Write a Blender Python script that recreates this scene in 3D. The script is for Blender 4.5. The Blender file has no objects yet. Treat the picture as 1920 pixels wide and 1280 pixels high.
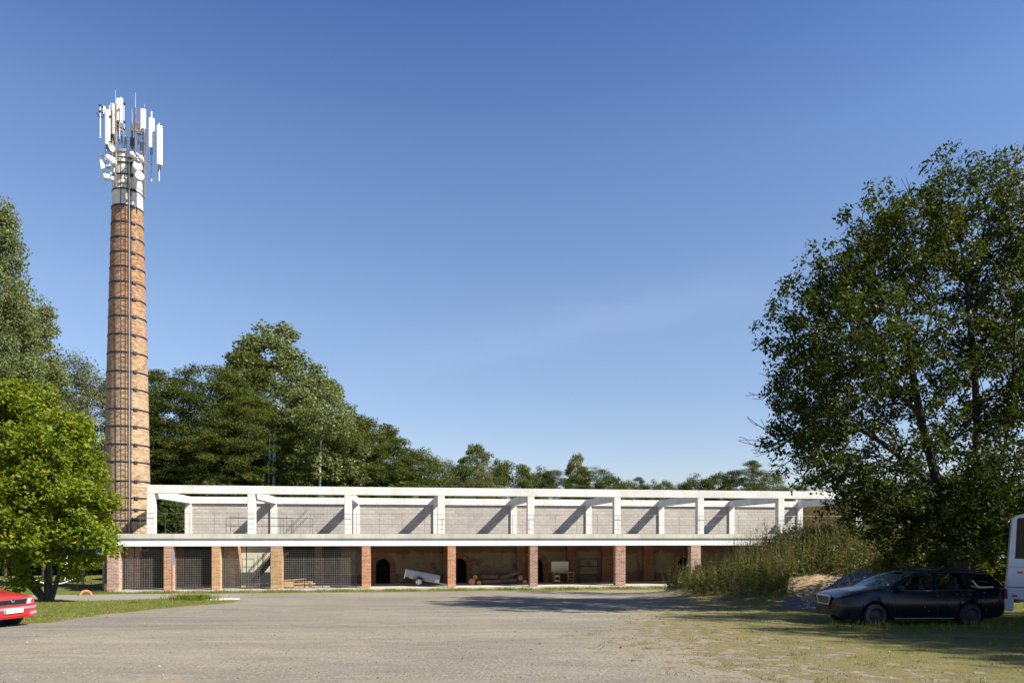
import bpy, bmesh, math, random
import numpy as np
from mathutils import Vector, Matrix

random.seed(5)
RNG = np.random.default_rng(11)
sc = bpy.context.scene
COL = sc.collection
R = math.radians

# ------------------------------------------------------------------ camera
cam_d = bpy.data.cameras.new('camera')
cam = bpy.data.objects.new('camera', cam_d)
COL.objects.link(cam)
EYE = 1.52
FPX = 1340.0
cam.location = (0, 0, EYE)
cam.rotation_euler = (R(90), 0, 0)
cam_d.sensor_width = 36
cam_d.lens = FPX / 1920 * 36
cam_d.shift_y = 0.1906
cam_d.clip_end = 3000
sc.camera = cam

# ------------------------------------------------------------------ light
YAW = R(8.5)
CY, SY = math.cos(YAW), math.sin(YAW)
# sun: along the facade to the right 1, towards the viewer 0.6, up 1
SD = Vector((CY * 1 + SY * 0.6, SY * 1 - CY * 0.6, 1.0)).normalized()
SUN_EL = math.asin(SD.z)
world = bpy.data.worlds.new('World')
sc.world = world
world.use_nodes = True
wn = world.node_tree.nodes
wl = world.node_tree.links
wn.clear()
wout = wn.new('ShaderNodeOutputWorld')
wbg = wn.new('ShaderNodeBackground')
sky = wn.new('ShaderNodeTexSky')
sky.sky_type = 'NISHITA'
sky.sun_disc = False
sky.sun_elevation = SUN_EL
sky.sun_rotation = math.atan2(SD.x, SD.y)
sky.altitude = 300
sky.air_density = 1.0
sky.dust_density = 0.25
sky.ozone_density = 4.5
wbg.inputs['Strength'].default_value = 0.092
# one faint diagonal streak of high cirrus, fixed in the sky
tc = wn.new('ShaderNodeTexCoord')
def wmath(op, a, b=None):
    n_ = wn.new('ShaderNodeMath'); n_.operation = op
    for i_, v_ in enumerate((a, b)):
        if v_ is None: continue
        if isinstance(v_, bpy.types.NodeSocket): wl.new(v_, n_.inputs[i_])
        else: n_.inputs[i_].default_value = v_
    return n_.outputs[0]
def wdot(v_):
    n_ = wn.new('ShaderNodeVectorMath'); n_.operation = 'DOT_PRODUCT'
    wl.new(tc.outputs['Generated'], n_.inputs[0]); n_.inputs[1].default_value = v_
    return n_.outputs['Value']
def skydir(x_, y_): return Vector(((x_ - 960) / FPX, 1.0, (1006 - y_) / FPX)).normalized()
da, db = skydir(700, 692), skydir(1500, 528)
cn_ = da.cross(db).normalized(); cm_ = (da + db).normalized(); ct_ = cn_.cross(cm_)
nz = wn.new('ShaderNodeTexNoise'); nz.inputs['Scale'].default_value = 9.0; nz.inputs['Detail'].default_value = 7; nz.inputs['Roughness'].default_value = .62
mp = wn.new('ShaderNodeMapping'); mp.inputs['Scale'].default_value = (.8, 1, 2.6); mp.inputs['Rotation'].default_value = (0, R(11), 0)
wl.new(tc.outputs['Generated'], mp.inputs['Vector']); wl.new(mp.outputs['Vector'], nz.inputs['Vector'])
off_ = wmath('ADD', wdot(cn_), wmath('MULTIPLY', wmath('SUBTRACT', nz.outputs['Fac'], .5), .07))
band = wmath('POWER', 2.718, wmath('MULTIPLY', wmath('POWER', wmath('DIVIDE', off_, .026), 2.0), -1.0))
along = wmath('POWER', 2.718, wmath('MULTIPLY', wmath('POWER', wmath('DIVIDE', wdot(ct_), .27), 4.0), -1.0))
cfac = wmath('MULTIPLY', wmath('MULTIPLY', band, along), wmath('MULTIPLY', nz.outputs['Fac'], .085))
mx = wn.new('ShaderNodeMix')
mx.data_type = 'RGBA'
mx.inputs['B'].default_value = (6.0, 6.4, 7.0, 1)
wl.new(cfac, mx.inputs['Factor'])
# the deep clear blue overhead and the pale violet tinged band near the horizon
sepz = wn.new('ShaderNodeSeparateXYZ')
grd = wn.new('ShaderNodeValToRGB')
for p_ in (.3, .47, .7): grd.color_ramp.elements.new(p_)
for k_, (p_, c_) in enumerate([(.06, (.97, .80, .77)), (.29, (1.17, 1.03, .97)), (.47, (1.0, .99, 1.04)), (.62, (.64, .73, .99)), (.95, (.20, .25, .42))]):
    e_ = grd.color_ramp.elements[k_]; e_.position = p_; e_.color = (*c_, 1)
mul = wn.new('ShaderNodeMix'); mul.data_type = 'RGBA'; mul.blend_type = 'MULTIPLY'; mul.inputs['Factor'].default_value = 1.0
wl.new(tc.outputs['Generated'], sepz.inputs[0]); wl.new(sepz.outputs['Z'], grd.inputs['Fac'])
wl.new(sky.outputs['Color'], mul.inputs['A']); wl.new(grd.outputs['Color'], mul.inputs['B'])
wl.new(mul.outputs['Result'], mx.inputs['A'])
wl.new(mx.outputs['Result'], wbg.inputs['Color'])
wl.new(wbg.outputs['Background'], wout.inputs['Surface'])

sun_d = bpy.data.lights.new('sun', 'SUN')
sun_d.energy = 5.0
sun_d.angle = R(0.53)
sun_d.color = (1.0, 0.95, 0.86)
sun = bpy.data.objects.new('sun', sun_d)
COL.objects.link(sun)
sun.rotation_euler = SD.to_track_quat('Z', 'Y').to_euler()
sun.location = (40, -20, 50)

vs = sc.view_settings
vs.view_transform = 'Standard'
vs.look = 'None'
vs.exposure = 0.9
vs.gamma = 1.0
vs.use_curve_mapping = False
sc.cycles.max_bounces = 8
sc.cycles.transparent_max_bounces = 12

# ------------------------------------------------------------------ helpers
class MB:
    """collects faces and links them as one mesh object"""
    def __init__(s):
        s.v = []; s.f = []; s.m = []; s.mi = 0
    def add(s, vs_, fs, m=None):
        o = len(s.v)
        s.v.extend([tuple(p) for p in vs_])
        for f in fs:
            s.f.append(tuple(i + o for i in f)); s.m.append(s.mi if m is None else m)
        return s
    def box(s, x0, x1, y0, y1, z0, z1, m=None):
        v = [(x, y, z) for z in (z0, z1) for y in (y0, y1) for x in (x0, x1)]
        return s.add(v, [(0, 2, 3, 1), (4, 5, 7, 6), (0, 1, 5, 4), (2, 6, 7, 3), (0, 4, 6, 2), (1, 3, 7, 5)], m)
    def obox(s, c, ax, ay, az, m=None):
        c, ax, ay, az = Vector(c), Vector(ax), Vector(ay), Vector(az)
        v = [c + ax * i + ay * j + az * k for k in (-1, 1) for j in (-1, 1) for i in (-1, 1)]
        return s.add(v, [(0, 2, 3, 1), (4, 5, 7, 6), (0, 1, 5, 4), (2, 6, 7, 3), (0, 4, 6, 2), (1, 3, 7, 5)], m)
    def bar(s, a, b, w, h=None, up=(0, 0, 1), m=None):
        a, b = Vector(a), Vector(b)
        d = (b - a); L = d.length; d = d / L
        u = Vector(up)
        if abs(d.dot(u)) > .98: u = Vector((0, 1, 0))
        x = d.cross(u).normalized(); z = x.cross(d)
        return s.obox((a + b) / 2, x * w / 2, d * L / 2, z * (h or w) / 2, m)
    def tube(s, pts, r, n=8, caps=True, m=None):
        pts = [Vector(p) for p in pts]
        rr = r if hasattr(r, '__len__') else [r] * len(pts)
        v = []; f = []
        N = len(pts)
        px = None
        for i, p in enumerate(pts):
            d = (pts[min(i + 1, N - 1)] - pts[max(i - 1, 0)]).normalized()
            if px is None:
                u = Vector((0, 0, 1)) if abs(d.z) < .9 else Vector((1, 0, 0))
                px = d.cross(u).normalized()
            else:
                px = (px - d * px.dot(d)).normalized()
            py = d.cross(px)
            for k in range(n):
                a = 2 * math.pi * k / n
                v.append(p + (px * math.cos(a) + py * math.sin(a)) * rr[i])
        for i in range(N - 1):
            for k in range(n):
                k2 = (k + 1) % n
                f.append((i * n + k, i * n + k2, (i + 1) * n + k2, (i + 1) * n + k))
        if caps:
            f.append(tuple(range(n - 1, -1, -1))); f.append(tuple((N - 1) * n + k for k in range(n)))
        return s.add(v, f, m)
    def lathe(s, prof, n=24, c=(0, 0, 0), axis='z', m=None, caps=True):
        """prof: (radius, height) pairs"""
        v = []; f = []; N = len(prof)
        for r, h in prof:
            for k in range(n):
                a = 2 * math.pi * k / n
                p = (r * math.cos(a), r * math.sin(a), h)
                if axis == 'y': p = (p[0], p[2], p[1])
                if axis == 'x': p = (p[2], p[0], p[1])
                v.append((p[0] + c[0], p[1] + c[1], p[2] + c[2]))
        for i in range(N - 1):
            for k in range(n):
                k2 = (k + 1) % n
                f.append((i * n + k, i * n + k2, (i + 1) * n + k2, (i + 1) * n + k))
        if caps:
            f.append(tuple(range(n - 1, -1, -1))); f.append(tuple((N - 1) * n + k for k in range(n)))
        return s.add(v, f, m)
    def prism(s, poly, a, b, plane='xz', m=None):
        """outline poly extruded along the third axis from a to b"""
        n = len(poly)
        def P(p, t):
            return {'xz': (p[0], t, p[1]), 'xy': (p[0], p[1], t), 'yz': (t, p[0], p[1])}[plane]
        v = [P(p, a) for p in poly] + [P(p, b) for p in poly]
        f = [tuple(range(n)), tuple(range(2 * n - 1, n - 1, -1))]
        f += [(i, i + n, (i + 1) % n + n, (i + 1) % n) for i in range(n)]
        return s.add(v, f, m)
    def grid(s, rows, m=None, close=False):
        nr, nc = len(rows), len(rows[0])
        v = [p for r in rows for p in r]
        f = []
        for i in range(nr - 1):
            for j in range(nc - (0 if close else 1)):
                j2 = (j + 1) % nc
                f.append((i * nc + j, i * nc + j2, (i + 1) * nc + j2, (i + 1) * nc + j))
        return s.add(v, f, m)
    def build(s, name, mats, parent=None, smooth=None, bevel=0.0, recalc=True):
        me = bpy.data.meshes.new(name)
        me.from_pydata(s.v, [], s.f)
        if not isinstance(mats, (list, tuple)): mats = [mats]
        for m_ in mats: me.materials.append(m_)
        if len(mats) > 1:
            me.polygons.foreach_set('material_index', s.m)
        if recalc or bevel:
            bm = bmesh.new(); bm.from_mesh(me)
            bmesh.ops.recalc_face_normals(bm, faces=bm.faces)
            if bevel:
                bmesh.ops.bevel(bm, geom=bm.edges[:], offset=bevel, segments=1, affect='EDGES', clamp_overlap=True)
            bm.to_mesh(me); bm.free()
        if smooth is not None:
            me.polygons.foreach_set('use_smooth', [True] * len(me.polygons))
            me.set_sharp_from_angle(angle=R(smooth))
        me.update()
        o = bpy.data.objects.new(name, me)
        COL.objects.link(o)
        if parent: o.parent = parent
        return o

def np_mesh(name, verts, faces, mat, parent=None, attrs=None, smooth=False, mats=None, mi=None):
    """fast mesh from numpy arrays; faces (n,3) or (n,4)"""
    me = bpy.data.meshes.new(name)
    nv, nf, k = len(verts), len(faces), faces.shape[1]
    me.vertices.add(nv); me.vertices.foreach_set('co', np.asarray(verts, np.float32).ravel())
    me.loops.add(nf * k); me.loops.foreach_set('vertex_index', np.asarray(faces, np.int32).ravel())
    me.polygons.add(nf)
    me.polygons.foreach_set('loop_start', np.arange(0, nf * k, k, dtype=np.int32))
    if smooth: me.polygons.foreach_set('use_smooth', np.ones(nf, bool))
    me.update(calc_edges=True); me.validate()
    for an, av in (attrs or {}).items():
        a = me.attributes.new(an, 'FLOAT', 'POINT'); a.data.foreach_set('value', np.asarray(av, np.float32))
    for m_ in (mats or [mat]): me.materials.append(m_)
    if mi is not None: me.polygons.foreach_set('material_index', np.asarray(mi, np.int32))
    o = bpy.data.objects.new(name, me)
    COL.objects.link(o)
    if parent: o.parent = parent
    return o

def tag(o, label=None, cat=None, group=None, kind=None):
    if label: o['label'] = label
    if cat: o['category'] = cat
    if group: o['group'] = group
    if kind: o['kind'] = kind
    return o

def empty(name, loc=(0, 0, 0), rz=0.0, label=None, cat=None, group=None, rot=None):
    o = bpy.data.objects.new(name, None)
    o.empty_display_size = .2
    COL.objects.link(o)
    o.location = loc
    o.rotation_euler = rot or (0, 0, rz)
    return tag(o, label, cat, group)

def copy_tree(o, parent=None):
    c = o.copy(); COL.objects.link(c)
    if parent: c.parent = parent
    for ch in list(o.children): copy_tree(ch, c)
    return c

# ------------------------------------------------------------------ terrain
def _sg(x, y, cx, cy, rx, ry, p=3.0):
    return np.exp(-(np.abs((x - cx) / rx) ** p + np.abs((y - cy) / ry) ** p))
def _wob(x, y):
    return (np.sin(x * .9 + 1.3) * np.cos(y * .7 + .4) + .6 * np.sin(x * 2.1 + y * 1.7) + .35 * np.sin(x * 4.3 - y * 3.9 + 2.0)) / 1.95
def mound(x, y):
    return 2.3 * _sg(x, y, 19.6, 33.8, 8.0, 5.0, 2.8) + 1.05 * _sg(x, y, 13.4, 35.2, 4.3, 3.4, 2.2)
def gh(x, y):
    x = np.asarray(x, float); y = np.asarray(y, float)
    k = 1.5
    t = np.clip((y - 39.3) / k, -30, 30)
    z = -0.041 * (y - k * np.log1p(np.exp(t)))
    m = mound(x, y)
    m = m * (1 + .13 * _wob(x, y)) + .1 * _wob(x * 2, y * 2) * np.clip(m, 0, 1)
    hill = 6.9 * np.exp(-(((x - 36) / 14) ** 2 + ((y - 73) / 13) ** 2))
    lawn = .012 * _wob(x * .7, y * .7)
    return z + m + hill + lawn
def G(x, y): return float(gh(x, y))

# building frame: u along the facade, w into depth, z above the yard in front of it
BO = Vector((-20.67, 41.0, -1.62))
def BW(u, w, z=0.0):
    return Vector((BO.x + CY * u - SY * w, BO.y + SY * u + CY * w, BO.z + z))
def PX(x, Y):
    return (x - 960) / FPX * Y
def UB(x, w):
    """facade coordinate u of pixel column x at depth w behind the frame"""
    t = (x - 960) / FPX
    # (tY - X0, Y - Y0) . (-SY, CY) = w
    Y = (w - SY * BO.x + CY * BO.y) / (CY - SY * t)
    return (t * Y - BO.x) * CY + (Y - BO.y) * SY
def ZB(y, u, w):
    """height above the building's yard of pixel row y at (u, w)"""
    return EYE + (1006 - y) / FPX * BW(u, w).y - BO.z
# ------------------------------------------------------------------ materials
def new_mat(name):
    m = bpy.data.materials.new(name); m.use_nodes = True
    nt = m.node_tree
    b = nt.nodes['Principled BSDF']
    return m, nt, b

class N:
    """short node wiring"""
    def __init__(s, nt): s.nt = nt
    def __call__(s, t, ins=None, **kw):
        n = s.nt.nodes.new(t)
        for k, v in kw.items(): setattr(n, k, v)
        for k, v in (ins or {}).items():
            if isinstance(v, bpy.types.NodeSocket): s.nt.links.new(v, n.inputs[k])
            else: n.inputs[k].default_value = v
        return n
    def coord(s, out='Object'): return s('ShaderNodeTexCoord').outputs[out]
    def noise(s, vec, scale, detail=4, rough=.55, dist=0.0):
        return s('ShaderNodeTexNoise', {'Vector': vec, 'Scale': scale, 'Detail': detail, 'Roughness': rough, 'Distortion': dist}).outputs['Fac']
    def ramp(s, fac, stops):
        n = s('ShaderNodeValToRGB', {'Fac': fac})
        cr = n.color_ramp
        while len(cr.elements) < len(stops): cr.elements.new(.5)
        for e, (p, c) in zip(cr.elements, stops):
            e.position = p
            e.color = (c, c, c, 1) if not hasattr(c, '__len__') else (*c[:3], 1)
        return n.outputs['Color']
    def mix(s, f, a, b, mode='MIX'):
        n = s.nt.nodes.new('ShaderNodeMix'); n.data_type = 'RGBA'; n.blend_type = mode
        for k, v in (('Factor', f), ('A', a), ('B', b)):
            if isinstance(v, bpy.types.NodeSocket): s.nt.links.new(v, n.inputs[k])
            elif k == 'Factor': n.inputs[k].default_value = v
            else: n.inputs[k].default_value = (*v[:3], 1)
        return n.outputs['Result']
    def math(s, op, a, b=None):
        n = s.nt.nodes.new('ShaderNodeMath'); n.operation = op
        for i, v in enumerate((a, b)):
            if v is None: continue
            if isinstance(v, bpy.types.NodeSocket): s.nt.links.new(v, n.inputs[i])
            else: n.inputs[i].default_value = v
        return n.outputs[0]
    def map(s, vec, scale=(1, 1, 1), loc=(0, 0, 0), rot=(0, 0, 0)):
        return s('ShaderNodeMapping', {'Vector': vec, 'Scale': scale, 'Location': loc, 'Rotation': rot}).outputs['Vector']
    def bump(s, h, strength=.3, dist=.02):
        return s('ShaderNodeBump', {'Height': h, 'Strength': strength, 'Distance': dist}).outputs['Normal']
    def attr(s, name): return s('ShaderNodeAttribute', attribute_name=name).outputs['Fac']
    def sep(s, vec): return s('ShaderNodeSeparateXYZ', {'Vector': vec}).outputs
    def comb(s, x, y, z): return s('ShaderNodeCombineXYZ', {'X': x, 'Y': y, 'Z': z}).outputs[0]
    def link(s, a, b): s.nt.links.new(a, b)

def plain(name, col, rough=.6, metal=0.0, var=.15, scale=6.0, spec=None, coat=0.0):
    m, nt, b = new_mat(name); n = N(nt)
    f = n.noise(n.coord(), scale, 5, .6)
    c = n.ramp(f, [(.3, [x * (1 - var) for x in col]), (.7, [min(1, x * (1 + var)) for x in col])])
    n.link(c, b.inputs['Base Color'])
    b.inputs['Roughness'].default_value = rough
    b.inputs['Metallic'].default_value = metal
    if spec is not None: b.inputs['Specular IOR Level'].default_value = spec
    if coat:
        b.inputs['Coat Weight'].default_value = coat; b.inputs['Coat Roughness'].default_value = .06
    return m

def concrete(name, col, dirt=.35, streak=.3):
    m, nt, b = new_mat(name); n = N(nt)
    co = n.coord()
    big = n.noise(co, .55, 6, .62)
    st = n.noise(n.map(co, (3.2, 3.2, .22)), 1.5, 5, .65)
    fine = n.noise(co, 24, 4, .6)
    blot = n.noise(n.map(co, (1, 1, 2.5)), 2.4, 7, .7)
    dk = [x * (1 - dirt) * (1 if i < 2 else .94) for i, x in enumerate(col)]
    c = n.mix(n.ramp(big, [(.42, 0.0), (.75, .8)]), col, dk)
    c = n.mix(n.math('MULTIPLY', n.ramp(st, [(.52, 0.0), (.78, 1.0)]), streak), c, [x * .55 for x in col])
    c = n.mix(n.math('MULTIPLY', n.ramp(blot, [(.56, 0.0), (.7, 1.0)]), dirt * .9), c, [x * .62 for x in col])
    c = n.mix(.16, c, n.ramp(fine, [(.3, .2), (.7, .9)]), 'OVERLAY')
    n.link(c, b.inputs['Base Color'])
    b.inputs['Roughness'].default_value = .85
    n.link(n.bump(fine, .12, .01), b.inputs['Normal'])
    return m

def brick(name, ca, cb, cm, bw=.29, bh=.075, mort=.012, cyl=0.0, patch=None, patch_amt=.5, vary=True, bumps=.5, spread=1.0, high=None):
    m, nt, b = new_mat(name); n = N(nt)
    co = n.coord()
    X, Y, Z = n.sep(co)[0], n.sep(co)[1], n.sep(co)[2]
    if cyl:
        h = n.math('MULTIPLY', n.math('ARCTAN2', Y, X), cyl)
    else:
        h = n.math('ADD', X, Y)
    jit = n.noise(co, 1.3, 3)
    z2 = n.math('ADD', Z, n.math('MULTIPLY', jit, .02))
    v = n.comb(h, z2, 0.0)
    def bt(c1, c2):
        return n('ShaderNodeTexBrick', {'Vector': v, 'Color1': (*c1, 1), 'Color2': (*c2, 1), 'Mortar': (*cm, 1), 'Scale': 1.0,
                 'Mortar Size': mort, 'Mortar Smooth': .2, 'Bias': 0.0, 'Brick Width': bw, 'Row Height': bh})
    t = bt(ca, cb)
    c = t.outputs['Color']
    big = n.noise(co, .9, 5, .65)
    t2 = bt([x * (1 + .25 * spread) for x in ca], [min(1, x * (1 - .38 * spread)) for x in cb])
    c = n.mix(n.ramp(big, [(.4, 0.0), (.62, 1.0)]), c, t2.outputs['Color'])
    if vary:
        rnd = n('ShaderNodeObjectInfo').outputs['Random']
        c = n.mix(n.math('MULTIPLY', rnd, .4), c, n.mix(1.0, c, (1.05, .72, .52), 'MULTIPLY'))
    if not vary and not high:
        c = n.mix(1.0, c, n.ramp(n('ShaderNodeObjectInfo').outputs['Random'], [(0.0, (.88, .88, .89)), (1.0, (1.06, 1.05, 1.03))]), 'MULTIPLY')
        dn = n.noise(n.map(co, (1, 1, .5)), .8, 6, .65)
        c = n.mix(n.math('MULTIPLY', n.ramp(dn, [(.48, 0.0), (.68, 1.0)]), .28), c, n.mix(1.0, c, (.62, .60, .56), 'MULTIPLY'))
    if high:   # redder, more weathered courses higher up
        c = n.mix(n.math('MULTIPLY', n.ramp(n.math('ADD', n.math('MULTIPLY', Z, 1 / 24), n.math('MULTIPLY', n.math('SUBTRACT', big, .5), .5)), [(.42, 0.0), (.8, 1.0)]), .85), c, n.mix(1.0, c, high, 'MULTIPLY'))
        sp = n.noise(co, 6.5, 3, .6)
        c = n.mix(n.math('MULTIPLY', n.ramp(sp, [(.60, 0.0), (.66, 1.0)]), .65), c, (.14, .085, .055))
        ws = n.noise(co, 1.6, 8, .75)
        c = n.mix(n.math('MULTIPLY', n.ramp(ws, [(.60, 0.0), (.66, .7)]), n.ramp(n.math('MULTIPLY', Z, 1 / 24), [(.55, 0.0), (.85, 1.0)])), c, (.62, .54, .44))
    if patch:
        pn = n.noise(co, 2.2, 7, .7)
        c = n.mix(n.math('MULTIPLY', n.ramp(pn, [(.55, 0.0), (.63, 1.0)]), patch_amt), c, patch)
    fine = n.noise(co, 30, 4, .7)
    c = n.mix(.25, c, n.ramp(fine, [(.3, .15), (.7, .85)]), 'OVERLAY')
    n.link(c, b.inputs['Base Color'])
    b.inputs['Roughness'].default_value = .9
    hgt = n.math('ADD', n.math('MULTIPLY', t.outputs['Fac'], -1.0), n.math('MULTIPLY', fine, .5))
    n.link(n.bump(hgt, bumps, .012), b.inputs['Normal'])
    return m

def leaf_mat(name, cols, trans=.3, gloss=.12):
    """cols: dark, mid, light, odd (autumn) colours picked per leaf by the tint attribute"""
    m, nt, b = new_mat(name); n = N(nt)
    t = n.attr('tint')
    c = n.ramp(t, [(0.0, cols[0]), (.45, cols[1]), (.86, cols[2]), (.97, cols[3])])
    nt.nodes.remove(b)
    rnd = n('ShaderNodeObjectInfo').outputs['Random']
    c = n.mix(1.0, c, n.ramp(rnd, [(0.0, (.66, .72, .74)), (.5, (.95, .95, .85)), (1.0, (1.2, 1.1, .85))]), 'MULTIPLY')
    d = n('ShaderNodeBsdfDiffuse', {'Color': c, 'Roughness': .4})
    c2 = n.mix(.6, c, [min(1, cols[2][0] * 2.0), min(1, cols[2][1] * 1.9), cols[2][2] * .6])
    tr = n('ShaderNodeBsdfTranslucent', {'Color': c2})
    g = n('ShaderNodeBsdfGlossy', {'Color': (.8, .85, .8, 1), 'Roughness': .5})
    m1 = n('ShaderNodeMixShader', {'Fac': trans, 1: d.outputs[0], 2: tr.outputs[0]})
    fr = n('ShaderNodeFresnel', {'IOR': 1.4})
    m2 = n('ShaderNodeMixShader', {'Fac': n.math('MULTIPLY', fr.outputs[0], gloss * .9), 1: m1.outputs[0], 2: g.outputs[0]})
    out = nt.nodes['Material Output']
    n.link(m2.outputs[0], out.inputs['Surface'])
    return m

def bark(name, ca, cb, scale=3.0, stretch=.25):
    m, nt, b = new_mat(name); n = N(nt)
    co = n.coord()
    f = n.noise(n.map(co, (1, 1, stretch)), scale * 3, 6, .7)
    n.link(n.ramp(f, [(.35, ca), (.65, cb)]), b.inputs['Base Color'])
    b.inputs['Roughness'].default_value = .95
    n.link(n.bump(f, .5, .03), b.inputs['Normal'])
    return m

M = {}
M['frame'] = concrete('frame_concrete', (.75, .725, .67), .36, .5)
M['beam'] = concrete('painted_beam', (.76, .765, .77), .22, .3)
M['slab'] = concrete('weathered_slab', (.60, .565, .48), .48, .75)
M['floor'] = concrete('floor_concrete', (.50, .46, .38), .4, .1)
M['pad'] = concrete('pale_concrete', (.62, .57, .49), .2, .1)
M['block'] = brick('grey_block', (.47, .43, .375), (.42, .385, .335), (.34, .315, .275), .45, .2, .012, patch=(.58, .55, .51), patch_amt=.32, vary=False, bumps=.9, spread=.22)
M['pillar'] = brick('pillar_brick', (.50, .22, .10), (.30, .105, .055), (.50, .43, .33), .28, .085, .013, patch=(.55, .47, .37), patch_amt=.55)
M['pillar_tan'] = brick('tan_pillar_brick', (.52, .29, .12), (.38, .18, .07), (.48, .40, .27), .28, .085, .013, patch=(.50, .38, .24), patch_amt=.6, vary=False)
M['pillar_pale'] = brick('pale_pillar_brick', (.44, .25, .17), (.31, .16, .11), (.50, .45, .38), .28, .085, .014, patch=(.54, .48, .40), patch_amt=.8, vary=False)
M['pillar_red'] = brick('dark_pillar_brick', (.40, .16, .085), (.20, .075, .045), (.52, .47, .39), .28, .085, .014, patch=(.14, .07, .05), patch_amt=.5, vary=False)
M['chimney'] = brick('chimney_brick', (.47, .315, .17), (.275, .15, .08), (.41, .335, .225), .30, .095, .012, cyl=1.25, patch=(.24, .12, .07), patch_amt=.45, vary=False, bumps=.9, high=(.76, .58, .49))
M['chimwhite'] = concrete('crown_render', (.70, .665, .58), .35, .55)
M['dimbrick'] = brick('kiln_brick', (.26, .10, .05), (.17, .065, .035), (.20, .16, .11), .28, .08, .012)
# old kiln wall: plaster fallen off brick
def kiln_plaster():
    m, nt, b = new_mat('kiln_plaster'); n = N(nt)
    co = n.coord()
    s = n.sep(co)
    v = n.comb(n.math('ADD', s[0], s[1]), s[2], 0.0)
    br = n('ShaderNodeTexBrick', {'Vector': v, 'Color1': (.18, .085, .05, 1), 'Color2': (.13, .06, .036, 1), 'Mortar': (.16, .13, .10, 1),
           'Scale': 1.0, 'Mortar Size': .012, 'Brick Width': .28, 'Row Height': .08}).outputs['Color']
    pn = n.noise(co, .9, 7, .65)
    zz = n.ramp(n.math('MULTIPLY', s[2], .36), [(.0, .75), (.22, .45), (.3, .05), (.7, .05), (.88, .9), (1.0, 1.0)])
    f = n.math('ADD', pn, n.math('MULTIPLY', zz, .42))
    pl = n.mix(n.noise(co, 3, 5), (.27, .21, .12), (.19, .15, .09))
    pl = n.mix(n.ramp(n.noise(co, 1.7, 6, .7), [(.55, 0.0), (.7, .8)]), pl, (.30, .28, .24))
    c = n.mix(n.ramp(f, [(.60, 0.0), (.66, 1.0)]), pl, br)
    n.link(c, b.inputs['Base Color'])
    b.inputs['Roughness'].default_value = .95
    return m
M['kiln'] = kiln_plaster()
M['bounce_cut'] = plain('bounce_cut_dark', (.10, .095, .085), .9, 0, .3, 2)  # dark colour of the added sheet that cuts deck bounce
M['hole_shade'] = plain('hole_shade_black', (.018, .015, .013), .95)  # near black puts the shade of doorways, rim holes and arches into colour
M['steel'] = plain('dark_steel', (.035, .038, .045), .5, .6)
M['rail'] = plain('rail_steel', (.15, .155, .145), .5, .5)
M['darkwall'] = plain('bay_gloom_wall', (.055, .048, .04), .95, 0, .5, 2)  # near black stands in for the gloom inside the left bays
M['wire'] = plain('galvanised_wire', (.50, .48, .42), .6, 0)
M['galv'] = plain('galvanised_tube', (.55, .56, .56), .38, .7, .1)
M['rust'] = plain('brown_pipe', (.20, .135, .10), .6, .3)
M['white'] = plain('radome_white', (.80, .80, .78), .4, 0, .04)
M['beige'] = plain('radome_beige', (.66, .62, .53), .45, 0, .05)
M['black'] = plain('black_rubber', (.016, .016, .017), .75)
M['bluegrey'] = plain('bluegrey_box', (.20, .24, .28), .5)
M['chrome'] = plain('chrome', (.75, .75, .76), .15, 1.0, .03)
M['wood'] = plain('sawn_wood', (.50, .32, .15), .8, 0, .35, 9)
M['deskwood'] = plain('desk_wood', (.36, .20, .08), .6, 0, .3, 7)
M['panel'] = plain('cream_board', (.55, .56, .45), .6, 0, .1)
M['zinc'] = plain('zinc_sheet', (.34, .36, .39), .36, .55, .12, 4)
M['tyreorange'] = plain('orange_paint', (.52, .20, .09), .75, 0, .3, 12)
M['blue'] = plain('blue_tarp', (.03, .16, .55), .55)
M['tape'] = plain('white_rope', (.72, .72, .70), .6)
M['postgrey'] = plain('grey_post', (.40, .40, .38), .7)
M['signback'] = plain('sign_back', (.22, .20, .20), .5, .2)
M['amber'] = plain('amber_lens', (.60, .12, .02), .3)
M['red_lens'] = plain('red_lens', (.30, .01, .01), .25)
# ------------------------------------------------------------------ ground
def axis(lo, hi, step, far_lo, far_hi, grow=1.16):
    a = list(np.arange(lo, hi + 1e-6, step))
    s = step; x = hi
    while x < far_hi: s *= grow; x += s; a.append(x)
    s = step; x = lo; pre = []
    while x > far_lo: s *= grow; x -= s; pre.append(x)
    return np.array(pre[::-1] + a)
gx = axis(-32, 30, .25, -900, 900)
gy = axis(-4, 52, .25, -400, 1500)
GX, GY = np.meshgrid(gx, gy)
GZ = gh(GX, GY)
def sstep(a, b, x):
    t = np.clip((x - a) / (b - a), 0, 1); return t * t * (3 - 2 * t)
def inpoly(px, py, poly):
    c = np.zeros(px.shape, bool)
    n = len(poly)
    for i in range(n):
        x1, y1 = poly[i]; x2, y2 = poly[(i + 1) % n]
        with np.errstate(divide='ignore', invalid='ignore'):
            t = ((y1 > py) != (y2 > py)) & (px < (x2 - x1) * (py - y1) / (y2 - y1 + 1e-12) + x1)
        c ^= t
    return c
def blur(a, k):
    for _ in range(k):
        p = np.pad(a, 1, 'edge')
        a = (p[1:-1, 1:-1] * 2 + p[:-2, 1:-1] + p[2:, 1:-1] + p[1:-1, :-2] + p[1:-1, 2:]) / 6
    return a
def gpt(x, y):
    Y = 2037.0 / (y - 1061); return (PX(x, Y), Y)
def toUW(x, y):
    dx, dy = x - BO.x, y - BO.y
    return dx * CY + dy * SY, -dx * SY + dy * CY
VERGE = [(-60, 31.5), gpt(0, 1126), gpt(150, 1126), gpt(380, 1120), gpt(448, 1124), gpt(440, 1129), gpt(330, 1138), gpt(200, 1151), gpt(100, 1166), gpt(0, 1174), (-17, 14), (-60, 12)]
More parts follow.
